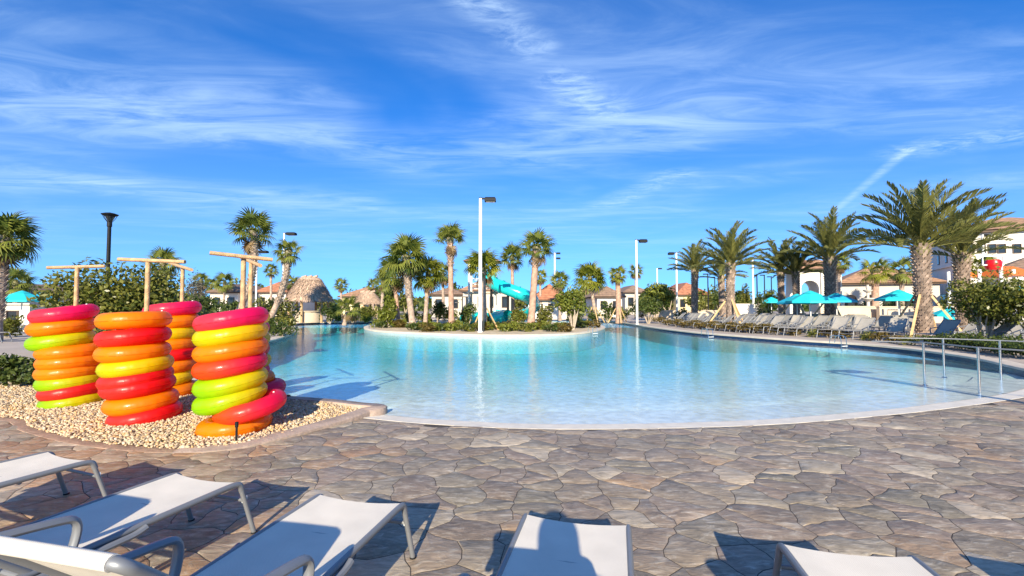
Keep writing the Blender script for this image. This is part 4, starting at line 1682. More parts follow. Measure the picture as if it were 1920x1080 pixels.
dat(1302, 1303, 508, 36, 52, 'leftmost and smallest date palm on the right bank', seed=1, tr=0.27, nf=30)
dat(1370, 1370, 496, 29, 74, 'second date palm from the left with braces, its foot behind the low shrubs', seed=2, tr=0.28, nf=34, braces=3, lo=4)
dat(1356, 1352, 520, 35, 48, 'shorter date palm half hidden behind the second one', seed=3, tr=0.25, nf=24)
dat(1467, 1464, 510, 34, 62, 'left one of the twin date palms behind the turquoise umbrellas', seed=4, tr=0.25, nf=28)
dat(1492, 1492, 512, 33, 56, 'right one of the twin date palms behind the turquoise umbrellas', seed=5, tr=0.25, nf=28, braces=3)
dat(1556, 1556, 484, 30, 82, 'thick-trunked date palm between the gate pavilion and the umbrellas', seed=6, nf=34, tr=0.36, braces=3, lo=12)
dat(1732, 1726, 462, 22.4, 122, 'largest date palm, with a braced scaly trunk at the pool edge', seed=7, tr=0.37, braces=4, nf=36, lo=14, brace_h=2.4)
dat(1806, 1803, 478, 24.5, 98, 'big date palm behind the largest one, its trunk rising from the right bush', seed=8, tr=0.36, nf=30, lo=14)

# ------------------------------------------------------------------ bushes
def foliage(rx, ry, rz, n, leaf, mat, seed, lobes=16, lowcut=-0.9, jag=0.35):
    r = np.random.default_rng(seed)
    lc = r.normal(size=(lobes, 3))
    lc /= np.linalg.norm(lc, axis=1)[:, None]
    lc *= (r.uniform(0.25, 0.78, (lobes, 1)))
    lr = r.uniform(0.24, 0.48, lobes)
    lt = r.uniform(-0.22, 0.22, lobes)
    k = r.integers(0, lobes, n)
    d = r.normal(size=(n, 3))
    d /= np.linalg.norm(d, axis=1)[:, None]
    q = lc[k] + d * (lr[k] * r.uniform(0.55, 1.0 + jag, n) ** 0.7)[:, None]
    q = q[q[:, 2] > lowcut]
    n = len(q)
    d = d[:n]
    c = q * (rx, ry, rz)
    nrm = d + r.normal(size=(n, 3)) * 0.75 + (0, 0, 0.35)
    nrm /= np.linalg.norm(nrm, axis=1)[:, None]
    ref = r.normal(size=(n, 3))
    u = np.cross(nrm, ref)
    u /= np.linalg.norm(u, axis=1)[:, None]
    v = np.cross(nrm, u)
    s = leaf * r.uniform(0.6, 1.25, n)[:, None]
    tip = c + u * s
    V = np.stack([c - u * s * 0.9, c + v * s * 0.48 + nrm * s * 0.10, tip, c - v * s * 0.48 + nrm * s * 0.10], 1).reshape(-1, 3)
    F = np.arange(n * 4).reshape(-1, 4)
    t = np.clip(0.45 + lt[k[:n]] + r.normal(0, 0.25, n), 0, 1)
    return quads_mesh('foliage', V, F, np.repeat(t, 4), mat)


def bush(base, rx, rz, n, leaf, mat, label, seed=0, ry=None, stems=6, name='bush', stem_h=0.35, cat='bush', group=None, lobes=16, stem_r=0.03, mesh=None, smat='twig'):
    t = thing(name, label, cat, base, 0, group)
    ry = ry or rx * 0.8
    if mesh is None:
        mesh = foliage(rx, ry, rz, n, leaf, M[mat], seed, lobes)
    f = inst('foliage', mesh, t, Matrix.Translation((0, 0, rz * 0.9 + stem_h)))
    r = random.Random(seed)
    for k in range(stems):
        a = 2 * math.pi * k / stems + r.uniform(-0.4, 0.4)
        e = Vector((math.cos(a) * rx * r.uniform(0.25, 0.6), math.sin(a) * ry * r.uniform(0.25, 0.6), stem_h + rz * r.uniform(0.6, 1.2)))
        m = e * 0.5 + Vector((r.uniform(-0.1, 0.1) * rx, 0, 0.05))
        MB().tube([(math.cos(a) * 0.05, math.sin(a) * 0.05, -0.03), m, e], [stem_r, stem_r * 0.8, stem_r * 0.35], 6).build('stem', M[smat], t)
    return t


def bsh(x0, x1, ytop, depth, n, leaf, mat, label, ground=None, **kw):
    """bush filling x0..x1 with its top at ytop"""
    a, b = D(x0, ytop, depth), D(x1, ytop, depth)
    rx = (b.x - a.x) / 2
    g = ZG if ground is None else ground
    sh = kw.pop('stem_h', 0.25)
    rz = (a.z - g - sh) / 1.9
    return bush(((a.x + b.x) / 2, depth, g), rx / 1.02, rz, n, leaf, mat, label, stem_h=sh, **kw)


bsh(78, 250, 492, 15.5, 5200, 0.095, 'bush', 'big glossy leafed bush behind the left ring stacks, left half', seed=41, lobes=26, ry=1.2)
bsh(200, 352, 480, 16.5, 4600, 0.095, 'bush', 'big glossy leafed bush behind the middle ring stacks, right half', seed=42, lobes=24, ry=1.2)
bsh(-20, 84, 652, 8.9, 1500, 0.055, 'bush_dark', 'small dark green shrub on the gravel left of the ring stacks', seed=43, ground=0.08, stem_h=0.05, ry=0.45)
bsh(55, 120, 690, 8.6, 700, 0.05, 'bush_dark', 'low creeping shrub at the foot of the far left ring stack', seed=44, ground=0.08, stem_h=0.02, ry=0.4)
bsh(1778, 1908, 502, 16.5, 5800, 0.075, 'bush', 'large loose bush with pale stems at the right edge before the buildings', seed=45, lobes=26, stems=12, stem_h=0.8, ry=1.2, stem_r=0.035)
bsh(1860, 2010, 510, 15.0, 3600, 0.075, 'bush', 'leafy bush cut by the right edge of the picture', seed=46, lobes=20, stems=10, stem_h=0.8, ry=1.1, stem_r=0.035)
bsh(1036, 1112, 538, 28.5, 2800, 0.11, 'bush_lime', 'round multi-stemmed small tree at the right end of the island', seed=47, stems=9, stem_h=0.9, stem_r=0.05, lobes=20)
bsh(1196, 1262, 520, 44, 2400, 0.17, 'bush_lime', 'round yellow-green tree right of the white lamp post', seed=48, stem_h=1.0, stems=5, stem_r=0.08, lobes=18)
bsh(1178, 1252, 556, 38, 1600, 0.12, 'bush_dark', 'dark shrub mass below the round yellow-green tree', seed=49, stem_h=0.3)
bsh(1284, 1332, 548, 46, 1100, 0.13, 'bush', 'clipped tree under the yellow house beside the leftmost date palm', seed=50, stem_h=0.9, stems=4)
bsh(1334, 1362, 540, 50, 800, 0.13, 'bush_dark', 'dark clipped tree between the date palms left of the lamp post', seed=51, stem_h=0.8, stems=4)
bsh(1384, 1412, 532, 52, 900, 0.14, 'bush', 'yellowish tree behind the short white lamp post', seed=52, stem_h=0.5, stems=4)
bsh(1420, 1460, 540, 58, 1000, 0.15, 'bush_lime', 'yellow-green tree left of the gate pavilion', seed=53, stem_h=0.7, stems=4)
bsh(1413, 1440, 545, 44, 600, 0.12, 'bush_dark', 'dark drooping plant right of the short white lamp post', seed=54, stem_h=0.5, stems=4)
bsh(340, 392, 508, 36, 1200, 0.10, 'bush_grey', 'bare grey-brown shrub behind the back middle T post', seed=55, stem_h=0.4, stems=8)
bsh(320, 430, 552, 27, 2200, 0.10, 'bush_dark', 'dark hedge shrub between the middle and right ring stacks', seed=56, stem_h=0.2)
bsh(468, 560, 550, 33, 2200, 0.12, 'bush', 'green shrub below the leaning palm left of the hut', seed=57, stem_h=0.2)
bsh(500, 560, 596, 22.5, 1000, 0.07, 'bush_dark', 'low spreading plant on the pool tip right of the ring stacks', seed=58, stem_h=0.05)
bsh(418, 472, 560, 34, 1300, 0.12, 'bush_dark', 'dark shrub behind the right wooden T posts', seed=59, stem_h=0.2)
bsh(598, 640, 572, 39, 1000, 0.12, 'bush_dark', 'shrub with dark leaves at the right post of the thatched hut', seed=60, stem_h=0.1)
bsh(664, 712, 572, 41, 1200, 0.12, 'bush', 'shrub left of the island clump on the far bank', seed=61, stem_h=0.1)
bsh(706, 752, 556, 31, 1700, 0.11, 'bush_lime', 'bright yellow-green shrub at the left end of the island', seed=62, stem_h=0.1)
bsh(806, 836, 560, 36, 900, 0.11, 'bush_dark', 'dark shrub between the island clump and the tall slim palm', seed=63, stem_h=0.1)
bsh(860, 896, 568, 34, 900, 0.11, 'bush_dark', 'dark shrub left of the tallest lamp post', seed=64, stem_h=0.1)
bsh(955, 992, 573, 33, 1000, 0.11, 'bush', 'leafy shrub below the slide left of the thick island palm', seed=65, stem_h=0.1)
bsh(1000, 1040, 572, 33, 1000, 0.11, 'bush', 'leafy shrub between the thick island palm and the round tree', seed=66, stem_h=0.1)
bsh(0, 60, 500, 34, 1500, 0.16, 'bush_dark', 'dark tree behind the left edge palm', seed=67, stem_h=0.8)
bsh(1118, 1160, 566, 42, 900, 0.12, 'bush_dark', 'dark shrub at the foot of the narrow pink-trunked palm', seed=68, stem_h=0.1)
for i, (x0, x1, yt, dp, mt, lab) in enumerate((
        (556, 586, 588, 40.5, 'bush_lime', 'small bright shrub at the left end of the far channel edge'), (580, 604, 585, 40.8, 'bush_dark', 'small dark shrub before the thatched hut counter'),
        (622, 644, 584, 40.2, 'bush_lime', 'small bright shrub just left of the young low palm'), (650, 672, 583, 40.6, 'bush', 'green shrub just right of the young low palm'),
        (676, 700, 585, 40.4, 'bush_lime', 'bright shrub where the far channel meets the island'), (752, 790, 575, 36, 'bush', 'green shrub behind the fullest island palm trunk'),
        (786, 812, 580, 34, 'bush_lime', 'bright shrub right of the fullest island palm trunk'), (826, 862, 576, 37, 'bush_lime', 'bright shrub behind the tall slim palm trunk'),
        (890, 925, 582, 31, 'bush', 'green shrub behind the tallest lamp post foot'), (1062, 1096, 576, 34, 'bush_dark', 'dark shrub behind the stems of the round island tree'),
        (1150, 1184, 574, 41, 'bush', 'green shrub left of the white lamp post foot'), (1100, 1128, 580, 40, 'bush_dark', 'dark shrub beyond the right island tip'),
        (330, 380, 560, 23, 'bush', 'leafy shrub just behind the back middle ring stack'), (395, 440, 566, 24, 'bush_dark', 'dark shrub between the middle and right ring stacks near the water'))):
    bsh(x0, x1, yt, dp, 900, 0.10, mt, lab, seed=200 + i, stem_h=0.05, stems=3)
rb = random.Random(77)
spots = [(x, rb.uniform(70, 92)) for x in (20, 66, 118, 262, 330, 372, 452, 478, 566, 600, 668, 690, 724, 760, 824, 858, 884, 968, 1030, 1076, 1104, 1140, 1178, 1216, 1252, 1318, 1352, 1392, 1430, 1470)]
bgt = []
BM = [foliage(2.6, 2.2, 2.1, 900, 0.30, M[m], 300 + i, 12) for i, m in enumerate(('bush_dark', 'bush', 'bush_lime', 'bush_dark'))]
for k, (x, dp) in enumerate(spots):
    p = D(x, 572, dp)
    tr_ = bush((p.x, dp, ZG), 2.6, 2.1, 0, 0, None, 'x', seed=300 + k, stems=3, stem_h=0.5, name='background_tree', cat='tree', group='background trees along the horizon', mesh=BM[k % 4], stem_r=0.10)
    sc_ = rb.uniform(0.85, 1.25)
    tr_.scale = (sc_, sc_, sc_ * rb.uniform(0.9, 1.15))
    tr_.rotation_euler = (0, 0, rb.uniform(0, 6))
    bgt.append(tr_)
order_labels(bgt, 'round background tree along the horizon behind the houses, {}')
for i, (x0, x1, yt, dp, mt, lab) in enumerate((
        (352, 400, 580, 19.5, 'bush', 'low leafy shrub behind the gap between the middle and right ring stacks'), (478, 520, 590, 25, 'bush_dark', 'dark shrub on the bank just right of the front right stack'),
        (520, 556, 586, 29, 'bush', 'green shrub behind the low spreading plant on the pool tip'), (-10, 40, 588, 22, 'bush', 'green shrub behind the loungers at the left edge'),
        (440, 500, 572, 27, 'bush', 'green shrub behind the top of the front right stack'), (1262, 1300, 578, 40, 'bush_dark', 'dark shrub at the foot of the leftmost date palm'),
        (1410, 1450, 576, 37, 'bush_dark', 'dark shrub between the second date palm and the twins'))):
    bsh(x0, x1, yt, dp, 1000, 0.09, mt, lab, seed=260 + i, stem_h=0.05, stems=3)
# low planting on the island rim
IM = [foliage(0.62, 0.55, 0.36, 380, 0.085, M[m], 80 + i, 8) for i, m in enumerate(('bush_lime', 'bush_dark', 'bush', 'bush_lime', 'bush_brown'))]
rr = random.Random(9)
isl = []
for k in range(40):
    x = 708 + k * 10.4 + rr.uniform(-4, 4)
    yy = 617.5 + rr.uniform(0, 5.0) if 770 < x < 1060 else 613 + rr.uniform(0, 2.5)
    q = P(x, yy, ZC - 0.03)
    if not inside(isle2, q.x, q.y):
        continue
    isl.append(bush((q.x, q.y, ZC - 0.03), 0.55, 0.26, 0, 0, None, 'low leafy shrub in the planting along the island rim', seed=k, stems=2, stem_h=0.02, name='low_shrub', cat='shrub', group='low shrubs on the island rim', mesh=IM[k % 5], stem_r=0.015))
order_labels(isl, 'low leafy shrub in the planting along the island rim, {}')
# brown-green low shrubs along the right bank
SM = [foliage(0.62, 0.45, 0.32, 420, 0.06, M[m], 95 + i, 8) for i, m in enumerate(('bush_brown', 'bush_brown', 'bush'))]
rim = [(1200, 600), (1216, 605), (1232, 609), (1248, 612), (1264, 614.5), (1280, 616.5), (1296, 618), (1312, 619.5), (1328, 621), (1344, 622.5), (1362, 624), (1378, 625.2), (1397, 626.6), (1412, 627.5), (1430, 628.5), (1452, 630), (1487, 632), (1522, 634.5), (1550, 636), (1580, 638), (1625, 641), (1648, 643), (1680, 647), (1704, 650)]
edg = []
for k, (x, y) in enumerate(rim):
    q = P(x, y - 1.5, ZG)
    s = 1.0 if x < 1450 else 0.8
    b = bush((q.x + 0.35, q.y + 0.35, ZG), 0.62 * s, 0.32 * s, 0, 0, None, 'low brown-green shrub in the row along the right pool edge', seed=k, stems=2, stem_h=0.02, name='edge_shrub', cat='shrub', group='low shrubs along the right pool edge', mesh=SM[k % 3 if x > 1440 else k % 2], stem_r=0.015)
    b.scale = (s, s, s)
    edg.append(b)
order_labels(edg, 'low brown-green shrub in the row along the right pool edge, {}')
HM = [foliage(0.8, 0.6, 0.33, 800, 0.06, M['bush_dark'], 120 + i, 10) for i in range(2)]
hdg = []
for k, (x, y) in enumerate(((1772, 655), (1806, 659), (1842, 663), (1880, 668), (1918, 674), (1960, 680))):
    q = P(x, y, ZG)
    hdg.append(bush((q.x + 0.55, q.y + 0.6, ZG), 0.8, 0.33, 0, 0, None, 'low dark green hedge shrub behind the steel handrails', seed=k, stems=2, stem_h=0.02, name='hedge_shrub', cat='shrub', group='hedge shrubs behind the handrails', mesh=HM[k % 2], stem_r=0.015))
order_labels(hdg, 'low dark green hedge shrub behind the steel handrails, {}')

# ------------------------------------------------------------------ umbrellas
def umbrella_mesh(mat):
    mb = MB()
    n = 8
    vs = [(0, 0, 0.62)]
    for rr_, z in ((0.45, 0.47), (1.35, 0.02)):
        for k in range(n):
            a = 2 * math.pi * k / n
            vs.append((rr_ * math.cos(a), rr_ * math.sin(a), z))
    for k in range(n):
        a = 2 * math.pi * (k + 0.5) / n
        vs.append((1.24 * math.cos(a), 1.24 * math.sin(a), 0.02))
    fs = []
    for k in range(n):
        j = (k + 1) % n
        fs += [(0, 1 + k, 1 + j), (1 + k, 1 + n + k, 1 + 2 * n + k), (1 + k, 1 + 2 * n + k, 1 + j), (1 + j, 1 + 2 * n + k, 1 + n + j)]
    mb.add(vs, fs)
    # valance
    for k in range(n):
        j = (k + 1) % n
        for a, b in ((vs[1 + n + k], vs[1 + 2 * n + k]), (vs[1 + 2 * n + k], vs[1 + n + j])):
            mb.add([a, b, (b[0], b[1], b[2] - 0.14), (a[0], a[1], a[2] - 0.14)], [(0, 3, 2, 1)])
    return mb.mesh('canopy', mat, smooth=False)


UM = {'umbrella': umbrella_mesh(M['umbrella']), 'umbrella_blue': umbrella_mesh(M['umbrella_blue'])}
vent = MB().lathe([(0.42, 0.0), (0.05, 0.16), (0.0, 0.17)], n=8).mesh('vent_cap', M['umbrella'])


def umbrella(x, yapex, depth, label, mat='umbrella', span=2.9, rz=0.2):
    ap = D(x, yapex, depth)
    s = span / 2.7
    t = thing('patio_umbrella', label, 'umbrella', (ap.x, ap.y, ZG), rz, 'turquoise patio umbrellas')
    zc = ap.z - ZG - 0.66 * s
    inst('canopy', UM[mat], t, Matrix.Translation((0, 0, zc)) @ Matrix.Scale(s, 4))
    inst('vent_cap', vent, t, Matrix.Translation((0, 0, zc + 0.5 * s)) @ Matrix.Scale(s, 4))
    MB().tube([(0, 0, 0), (0, 0, zc + 0.6 * s)], 0.03, 8).build('pole', M['white_pole'], t)
    MB().lathe([(0.32, 0), (0.32, 0.06), (0.06, 0.10), (0.05, 0.3)], n=14).build('base', M['metal'], t)
    for k in range(8):
        a = 2 * math.pi * k / 8
        MB().tube([(0.03 * math.cos(a), 0.03 * math.sin(a), zc + 0.52 * s), (1.3 * s * math.cos(a), 1.3 * s * math.sin(a), zc + 0.0)], 0.012, 4).build('rib', M['white_pole'], t)


umbrella(1519, 545, 27, 'turquoise umbrella in the middle of the three before the gate pavilion', span=2.6)
umbrella(1494, 551, 28.5, 'turquoise umbrella behind the left side of the middle one', 'umbrella_blue', 2.3, 0.5)
umbrella(1568, 549, 28, 'bluer umbrella at the foot of the thick-trunked date palm', 'umbrella_blue', 2.1, 0.1)
umbrella(1684, 543, 27, 'turquoise umbrella left of the largest date palm', span=2.4, rz=0.35)
umbrella(1446, 557, 48, 'small far turquoise umbrella left of the twin date palms', span=2.2)
umbrella(1912, 537, 26, 'turquoise umbrella behind the bush at the right edge', span=2.6)
umbrella(1782, 575, 30, 'low turquoise umbrella glimpsed through the bush stems on the right', span=2.3)
umbrella(42, 545, 25, 'turquoise umbrella at the left edge behind the loungers', span=2.2)
umbrella(78, 549, 29, 'turquoise umbrella half hidden by the big bush on the left', 'umbrella_blue', 2.0)

# ------------------------------------------------------------------ far loungers on the right bank and on the left
ZD = ZG + 0.004
cnt = 0


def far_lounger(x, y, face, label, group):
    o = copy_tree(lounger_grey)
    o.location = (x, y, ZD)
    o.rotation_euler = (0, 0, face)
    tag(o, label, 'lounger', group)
    return o


bank = catmull([P(x, y, ZG) for x, y in ((1195, 607), (1230, 614), (1300, 622), (1400, 630), (1500, 637), (1600, 643), (1700, 652), (1800, 666))], 12)
L_ = [0.0]
for i in range(1, len(bank)):
    L_.append(L_[-1] + (bank[i] - bank[i - 1]).length)
for row, (off, lab) in enumerate(((1.9, 'grey sling lounger, first row behind the right bank shrubs'), (4.4, 'grey sling lounger, second row on the right bank'), (6.9, 'grey sling lounger, third row on the right bank'), (9.6, 'grey sling lounger, back row on the right bank'))):
    s = 1.2 + row * 0.5
    k = 0
    lst = []
    while s < L_[-1] - 0.5:
        i = max(j for j in range(len(L_)) if L_[j] <= s)
        i = min(i, len(bank) - 2)
        a, b = bank[i], bank[i + 1]
        p = a.lerp(b, (s - L_[i]) / max(L_[i + 1] - L_[i], 1e-6))
        t_ = (b - a).normalized()
        n_ = Vector((-t_.y, t_.x, 0))          # away from the water
        if n_.x < 0 and n_.y < 0: n_ = -n_
        q = p + n_ * off
        # foot towards the water
        d = -n_
        face = math.atan2(-d.x, d.y) + random.uniform(-0.28, 0.28)
        ok = (q - D(1732, 572, 22.4).xy.to_3d()).length > 0.9 and (q.xy - D(1370, 572, 29).xy).length > 0.8
        if ok and (k % 9) != 8:
            lst.append(far_lounger(q.x, q.y, face, lab, lab.replace('grey sling lounger', 'grey sling loungers')))
        s += 0.95 + random.uniform(-0.06, 0.1)
        k += 1
    order_labels(lst, lab + ', {}')
for i, (x, y, a, lab) in enumerate(((8, 642, -70, 'nearest grey lounger at the left edge behind the small shrub'), (40, 622, -75, 'second grey lounger at the left edge, beside the pink ring'), (-20, 612, -80, 'third grey lounger at the left edge with its back raised'), (14, 604, -72, 'farthest grey lounger at the left edge before the white cabana'), (62, 606, -72, 'grey lounger at the left just behind the far left stack'))):
    q = P(x, y, ZG)
    far_lounger(q.x, q.y, R(a), lab, 'grey loungers on the left')
for ch in list(KIDS[lounger_grey.name]):
    bpy.data.objects.remove(ch)
bpy.data.objects.remove(lounger_grey)
# dining chairs by the umbrella tables
for i, (x, y) in enumerate(((1500, 596), (1530, 597), (1556, 596), (1670, 600), (1702, 600))):
    q = P(x, y + 3, ZG)
    t = thing('patio_table', ['small round table under the left umbrella of the three', 'small round table under the middle umbrella', 'small round table under the bluer umbrella', 'small round table left of the umbrella by the largest date palm', 'small round table under the umbrella by the largest date palm'][i], 'table', q, 0, 'patio tables under the umbrellas')
    MB().lathe([(0.45, 0.70), (0.46, 0.72), (0.45, 0.74), (0.0, 0.745)], n=16).build('table_top', M['white_pole'], t)
    for k in range(4):
        a = k * math.pi / 2 + 0.4
        MB().tube([(0.36 * math.cos(a), 0.36 * math.sin(a), 0), (0.28 * math.cos(a), 0.28 * math.sin(a), 0.71)], 0.018, 6).build('leg', M['metal'], t)

# ------------------------------------------------------------------ buildings
def hip_roof(x0, x1, y0, y1, z0, z1, over=0.5):
    x0 -= over; x1 += over; y0 -= over; y1 += over
    d = min((y1 - y0), (x1 - x0)) / 2
    if x1 - x0 >= y1 - y0:
        r0, r1 = (x0 + d, (y0 + y1) / 2, z1), (x1 - d, (y0 + y1) / 2, z1)
    else:
        r0, r1 = ((x0 + x1) / 2, y0 + d, z1), ((x0 + x1) / 2, y1 - d, z1)
    vs = [(x0, y0, z0), (x1, y0, z0), (x1, y1, z0), (x0, y1, z0), r0, r1]
    if x1 - x0 >= y1 - y0:
        fs = [(0, 1, 5, 4), (1, 2, 5), (2, 3, 4, 5), (3, 0, 4), (0, 3, 2, 1)]
    else:
        fs = [(0, 1, 4), (1, 2, 5, 4), (2, 3, 5), (3, 0, 4, 5), (0, 3, 2, 1)]
    return MB().add(vs, fs)


def window(t, x, y, z, w, h, proud=0.05, fm='trim'):
    f = MB()
    b = 0.06
    f.box((x - w / 2 - b / 2, y - proud / 2, z + h / 2), (b, proud + 0.06, h + 2 * b)).box((x + w / 2 + b / 2, y - proud / 2, z + h / 2), (b, proud + 0.06, h + 2 * b))
    f.box((x, y - proud / 2, z - b / 2), (w, proud + 0.06, b)).box((x, y - proud / 2, z + h + b / 2), (w, proud + 0.06, b))
    o = f.build('window', M[fm], t, smooth=False)
    MB().box((x, y - 0.012, z + h / 2), (w, 0.02, h)).build('pane', M['glass'], o, smooth=False)
    return o


def house(px0, px1, yeave, yridge, depth, label, wall='stucco', roof='roof', dpt=9.0, nwin=3, name='house', wz=None, over=0.55):
    a, b = D(px0, yeave, depth), D(px1, yeave, depth)
    rz = D(px0, yridge, depth + dpt / 2).z
    cx = (a.x + b.x) / 2
    w = b.x - a.x
    t = thing(name, label, 'building', (cx, depth, 0.0))
    hh = a.z
    MB().box((0, dpt / 2, hh / 2), (w, dpt, hh)).build('wall', M[wall], t, smooth=False)
    rf = hip_roof(-w / 2, w / 2, 0, dpt, hh + 0.02, max(rz, hh + 0.8), over).build('roof', M[roof], t, smooth=False)
    MB().box((0, dpt / 2, hh - 0.06), (w + over * 1.6, dpt + over * 1.6, 0.16)).build('fascia', M['trim'], t, smooth=False)
    for k in range(nwin):
        window(t, -w / 2 + w * (k + 0.5) / nwin, 0, wz if wz is not None else hh * 0.42, min(1.1, w / nwin * 0.45), min(1.3, hh * 0.36))
    return t


house(1270, 1328, 553, 531, 72, 'yellow house with a red tiled hip roof behind the leftmost date palm', 'stucco_yellow', 'roof_red', 10)
house(1003, 1062, 562, 534, 52, 'white house with a brown tiled roof right of the slide', 'stucco', 'roof_red', 9)
house(868, 958, 545, 520, 54, 'long building with a tiled roof behind the turquoise slide', 'stucco_grey', 'roof', 10, 4)
house(1120, 1166, 556, 538, 58, 'white house between the broad palm and the narrow palm', 'stucco', 'roof_brown', 9, 2)
house(810, 866, 552, 540, 60, 'low building behind the tall slim island palm', 'stucco_grey', 'roof_brown', 9, 2)
house(640, 716, 556, 538, 70, 'pale yellow house between the hut and the island clump', 'stucco_yellow', 'roof', 10, 4)
house(394, 446, 548, 534, 62, 'white low building behind the right ring stacks', 'stucco', 'roof_brown', 10, 2)
house(484, 536, 548, 530, 66, 'house with a brown roof behind the leaning palm', 'stucco', 'roof_red', 10, 3)
house(-60, 44, 556, 534, 34, 'building with a brown roof at the left edge', 'stucco', 'roof_brown', 8, 3)
house(1172, 1214, 548, 536, 76, 'far house behind the white lamp post', 'stucco_grey', 'roof_brown', 10, 2)

# white two storey clubhouse on the right
def arch_wall(w, h, arches, th, name, mat, parent, y=0.0, x=0.0):
    """wall in the xz plane with round-headed openings"""
    outer = [(-w / 2, 0), (w / 2, 0), (w / 2, h), (-w / 2, h)]
    bottom = []
    for (cx, aw, sp_) in sorted(arches):
        arc = [(cx - aw / 2, 0), (cx - aw / 2, sp_)] + [(cx - aw / 2 * math.cos(math.pi * k / 8), sp_ + aw / 2 * math.sin(math.pi * k / 8)) for k in range(1, 8)] + [(cx + aw / 2, sp_), (cx + aw / 2, 0)]
        bottom += arc
    ring = [(-w / 2, 0)] + bottom + [(w / 2, 0), (w / 2, h), (-w / 2, h)]
    vecs = [Vector((p[0], p[1], 0)) for p in ring]
    tris = tessellate_polygon([vecs])
    n = len(ring)
    fs = []
    for t in tris:
        fs.append(t)
        fs.append(tuple(i + n for i in reversed(t)))
    fs += [(i, (i + 1) % n, (i + 1) % n + n, i + n) for i in range(n)]
    mb = MB().add([(x + p[0], y, p[1]) for p in ring] + [(x + p[0], y + th, p[1]) for p in ring], fs)
    return mb.build(name, mat, parent, smooth=False)


def along(a, rz, px_):
    """distance along a front wall that starts at a and is turned by rz, up to a sight line"""
    tn = (px_ - 960) / FPX / CP
    c, s_ = math.cos(rz), math.sin(rz)
    return (tn * a.y - a.x) / (c - tn * s_)


def zat(a, rz, px_, py_):
    x = along(a, rz, px_)
    return x, D(px_, py_, a.y + x * math.sin(rz)).z - ZG


dep = 54
rz = -R(22)
a = D(1578, 527, dep)
w = along(a, rz, 1762)
t = thing('arcade_building', 'low arcade building with round arches and a brown tiled roof on the right', 'building', (a.x, dep, ZG), rz)
hh = a.z - ZG - 0.3
na = 5
arch_wall(w, hh, [(-w / 2 + w * (k + 0.5) / na, w / na * 0.72, hh * 0.52) for k in range(na)], 0.4, 'arcade_wall', M['stucco_grey'], t, 0.0, w / 2)
MB().box((w / 2, 3.6, hh / 2), (w, 0.3, hh)).build('back_wall', M['stucco_grey'], t, smooth=False)
for k in range(na):
    window(t, w * (k + 0.5) / na, 3.44, 0.3, w / na * 0.5, hh * 0.62)
hip_roof(0, w, 0, 8, hh + 0.02, hh + 2.3, 0.7).build('roof', M['roof'], t, smooth=False)
MB().box((w / 2, 4.0, hh - 0.08), (w + 1.0, 9.0, 0.18)).build('fascia', M['trim'], t, smooth=False)

dep = 48
rz = -R(14)
a = D(1489, 505, dep)
w = along(a, rz, 1577)
t = thing('gate_pavilion', 'cream gate pavilion with an open arch and tiled roof behind the umbrellas', 'building', (a.x, dep, ZG), rz)
hh = a.z - ZG
aw = 1.7
xc = along(a, rz, 1519)
for yy, nm in ((0, 'front_wall'), (2.4, 'rear_wall')):
    arch_wall(w, hh, [(xc - w / 2, aw, hh * 0.62)], 0.4, nm, M['stucco'], t, yy, w / 2)
for xx in (0.25, xc + aw / 2 + 0.35, w - 0.25):
    MB().box((xx, -0.14, hh / 2), (0.45, 0.24, hh - 0.02)).build('pilaster', M['stucco'], t, smooth=False)
hip_roof(0, w, 0, 2.8, hh + 0.02, hh + 1.1, 0.5).build('roof', M['roof'], t, smooth=False)
MB().box((w / 2, 1.4, hh - 0.1), (w + 0.8, 3.6, 0.2)).build('fascia', M['trim'], t, smooth=False)

dep = 50
rz = -R(30)
a = D(1788, 436, dep)
w = along(a, rz, 2060)
t = thing('clubhouse', 'tall white clubhouse with a row of small dark windows at the right edge', 'building', (a.x, dep, ZG), rz)
hh = a.z - ZG
MB().box((w / 2, 4.5, hh / 2), (w, 9, hh)).build('wall', M['stucco'], t, smooth=False)
hip_roof(0, w, 0, 9, hh + 0.02, hh + 1.9, 0.8).build('roof', M['roof'], t, smooth=False)
MB().box((w / 2, 4.5, hh - 0.12), (w + 1.2, 10.2, 0.24)).build('fascia', M['trim'], t, smooth=False)
for px_ in (1822, 1843, 1863, 1881, 1910):
    x_, z_ = zat(a, rz, px_, 474)
    window(t, x_, 0, z_, 0.55, 0.9)
for k, (yy, zz, ww, h2) in enumerate(((2.6, 0.80, 0.5, 1.0), (5.4, 0.80, 0.5, 1.0), (4.2, 0.32, 2.2, 0.9))):
    f = MB().box((-0.02, yy, hh * zz + h2 / 2 - 1.2), (0.10, ww + 0.14, h2 + 0.14)).build('side_window', M['trim'], t, smooth=False)
    MB().box((-0.075, yy, hh * zz + h2 / 2 - 1.2), (0.02, ww, h2)).build('pane', M['glass'], f, smooth=False)
MB().box((-0.1, 4.5, hh * 0.62), (0.25, 9.1, 0.18)).build('cornice', M['stucco'], t, smooth=False)

rz = -R(34)
a = D(1880, 507, 42)
w = along(a, rz, 2080)
t = thing('side_wing', 'single storey wing with a brown tiled roof at the right edge', 'building', (a.x, 42, ZG), rz)
hh = a.z - ZG
MB().box((w / 2, 3, hh / 2), (w, 6, hh)).build('wall', M['stucco'], t, smooth=False)
hip_roof(0, w, 0, 6, hh + 0.02, hh + 1.7, 0.5).build('roof', M['roof_brown'], t, smooth=False)
window(t, w / 4, 0, 0.8, 1.2, 1.4)

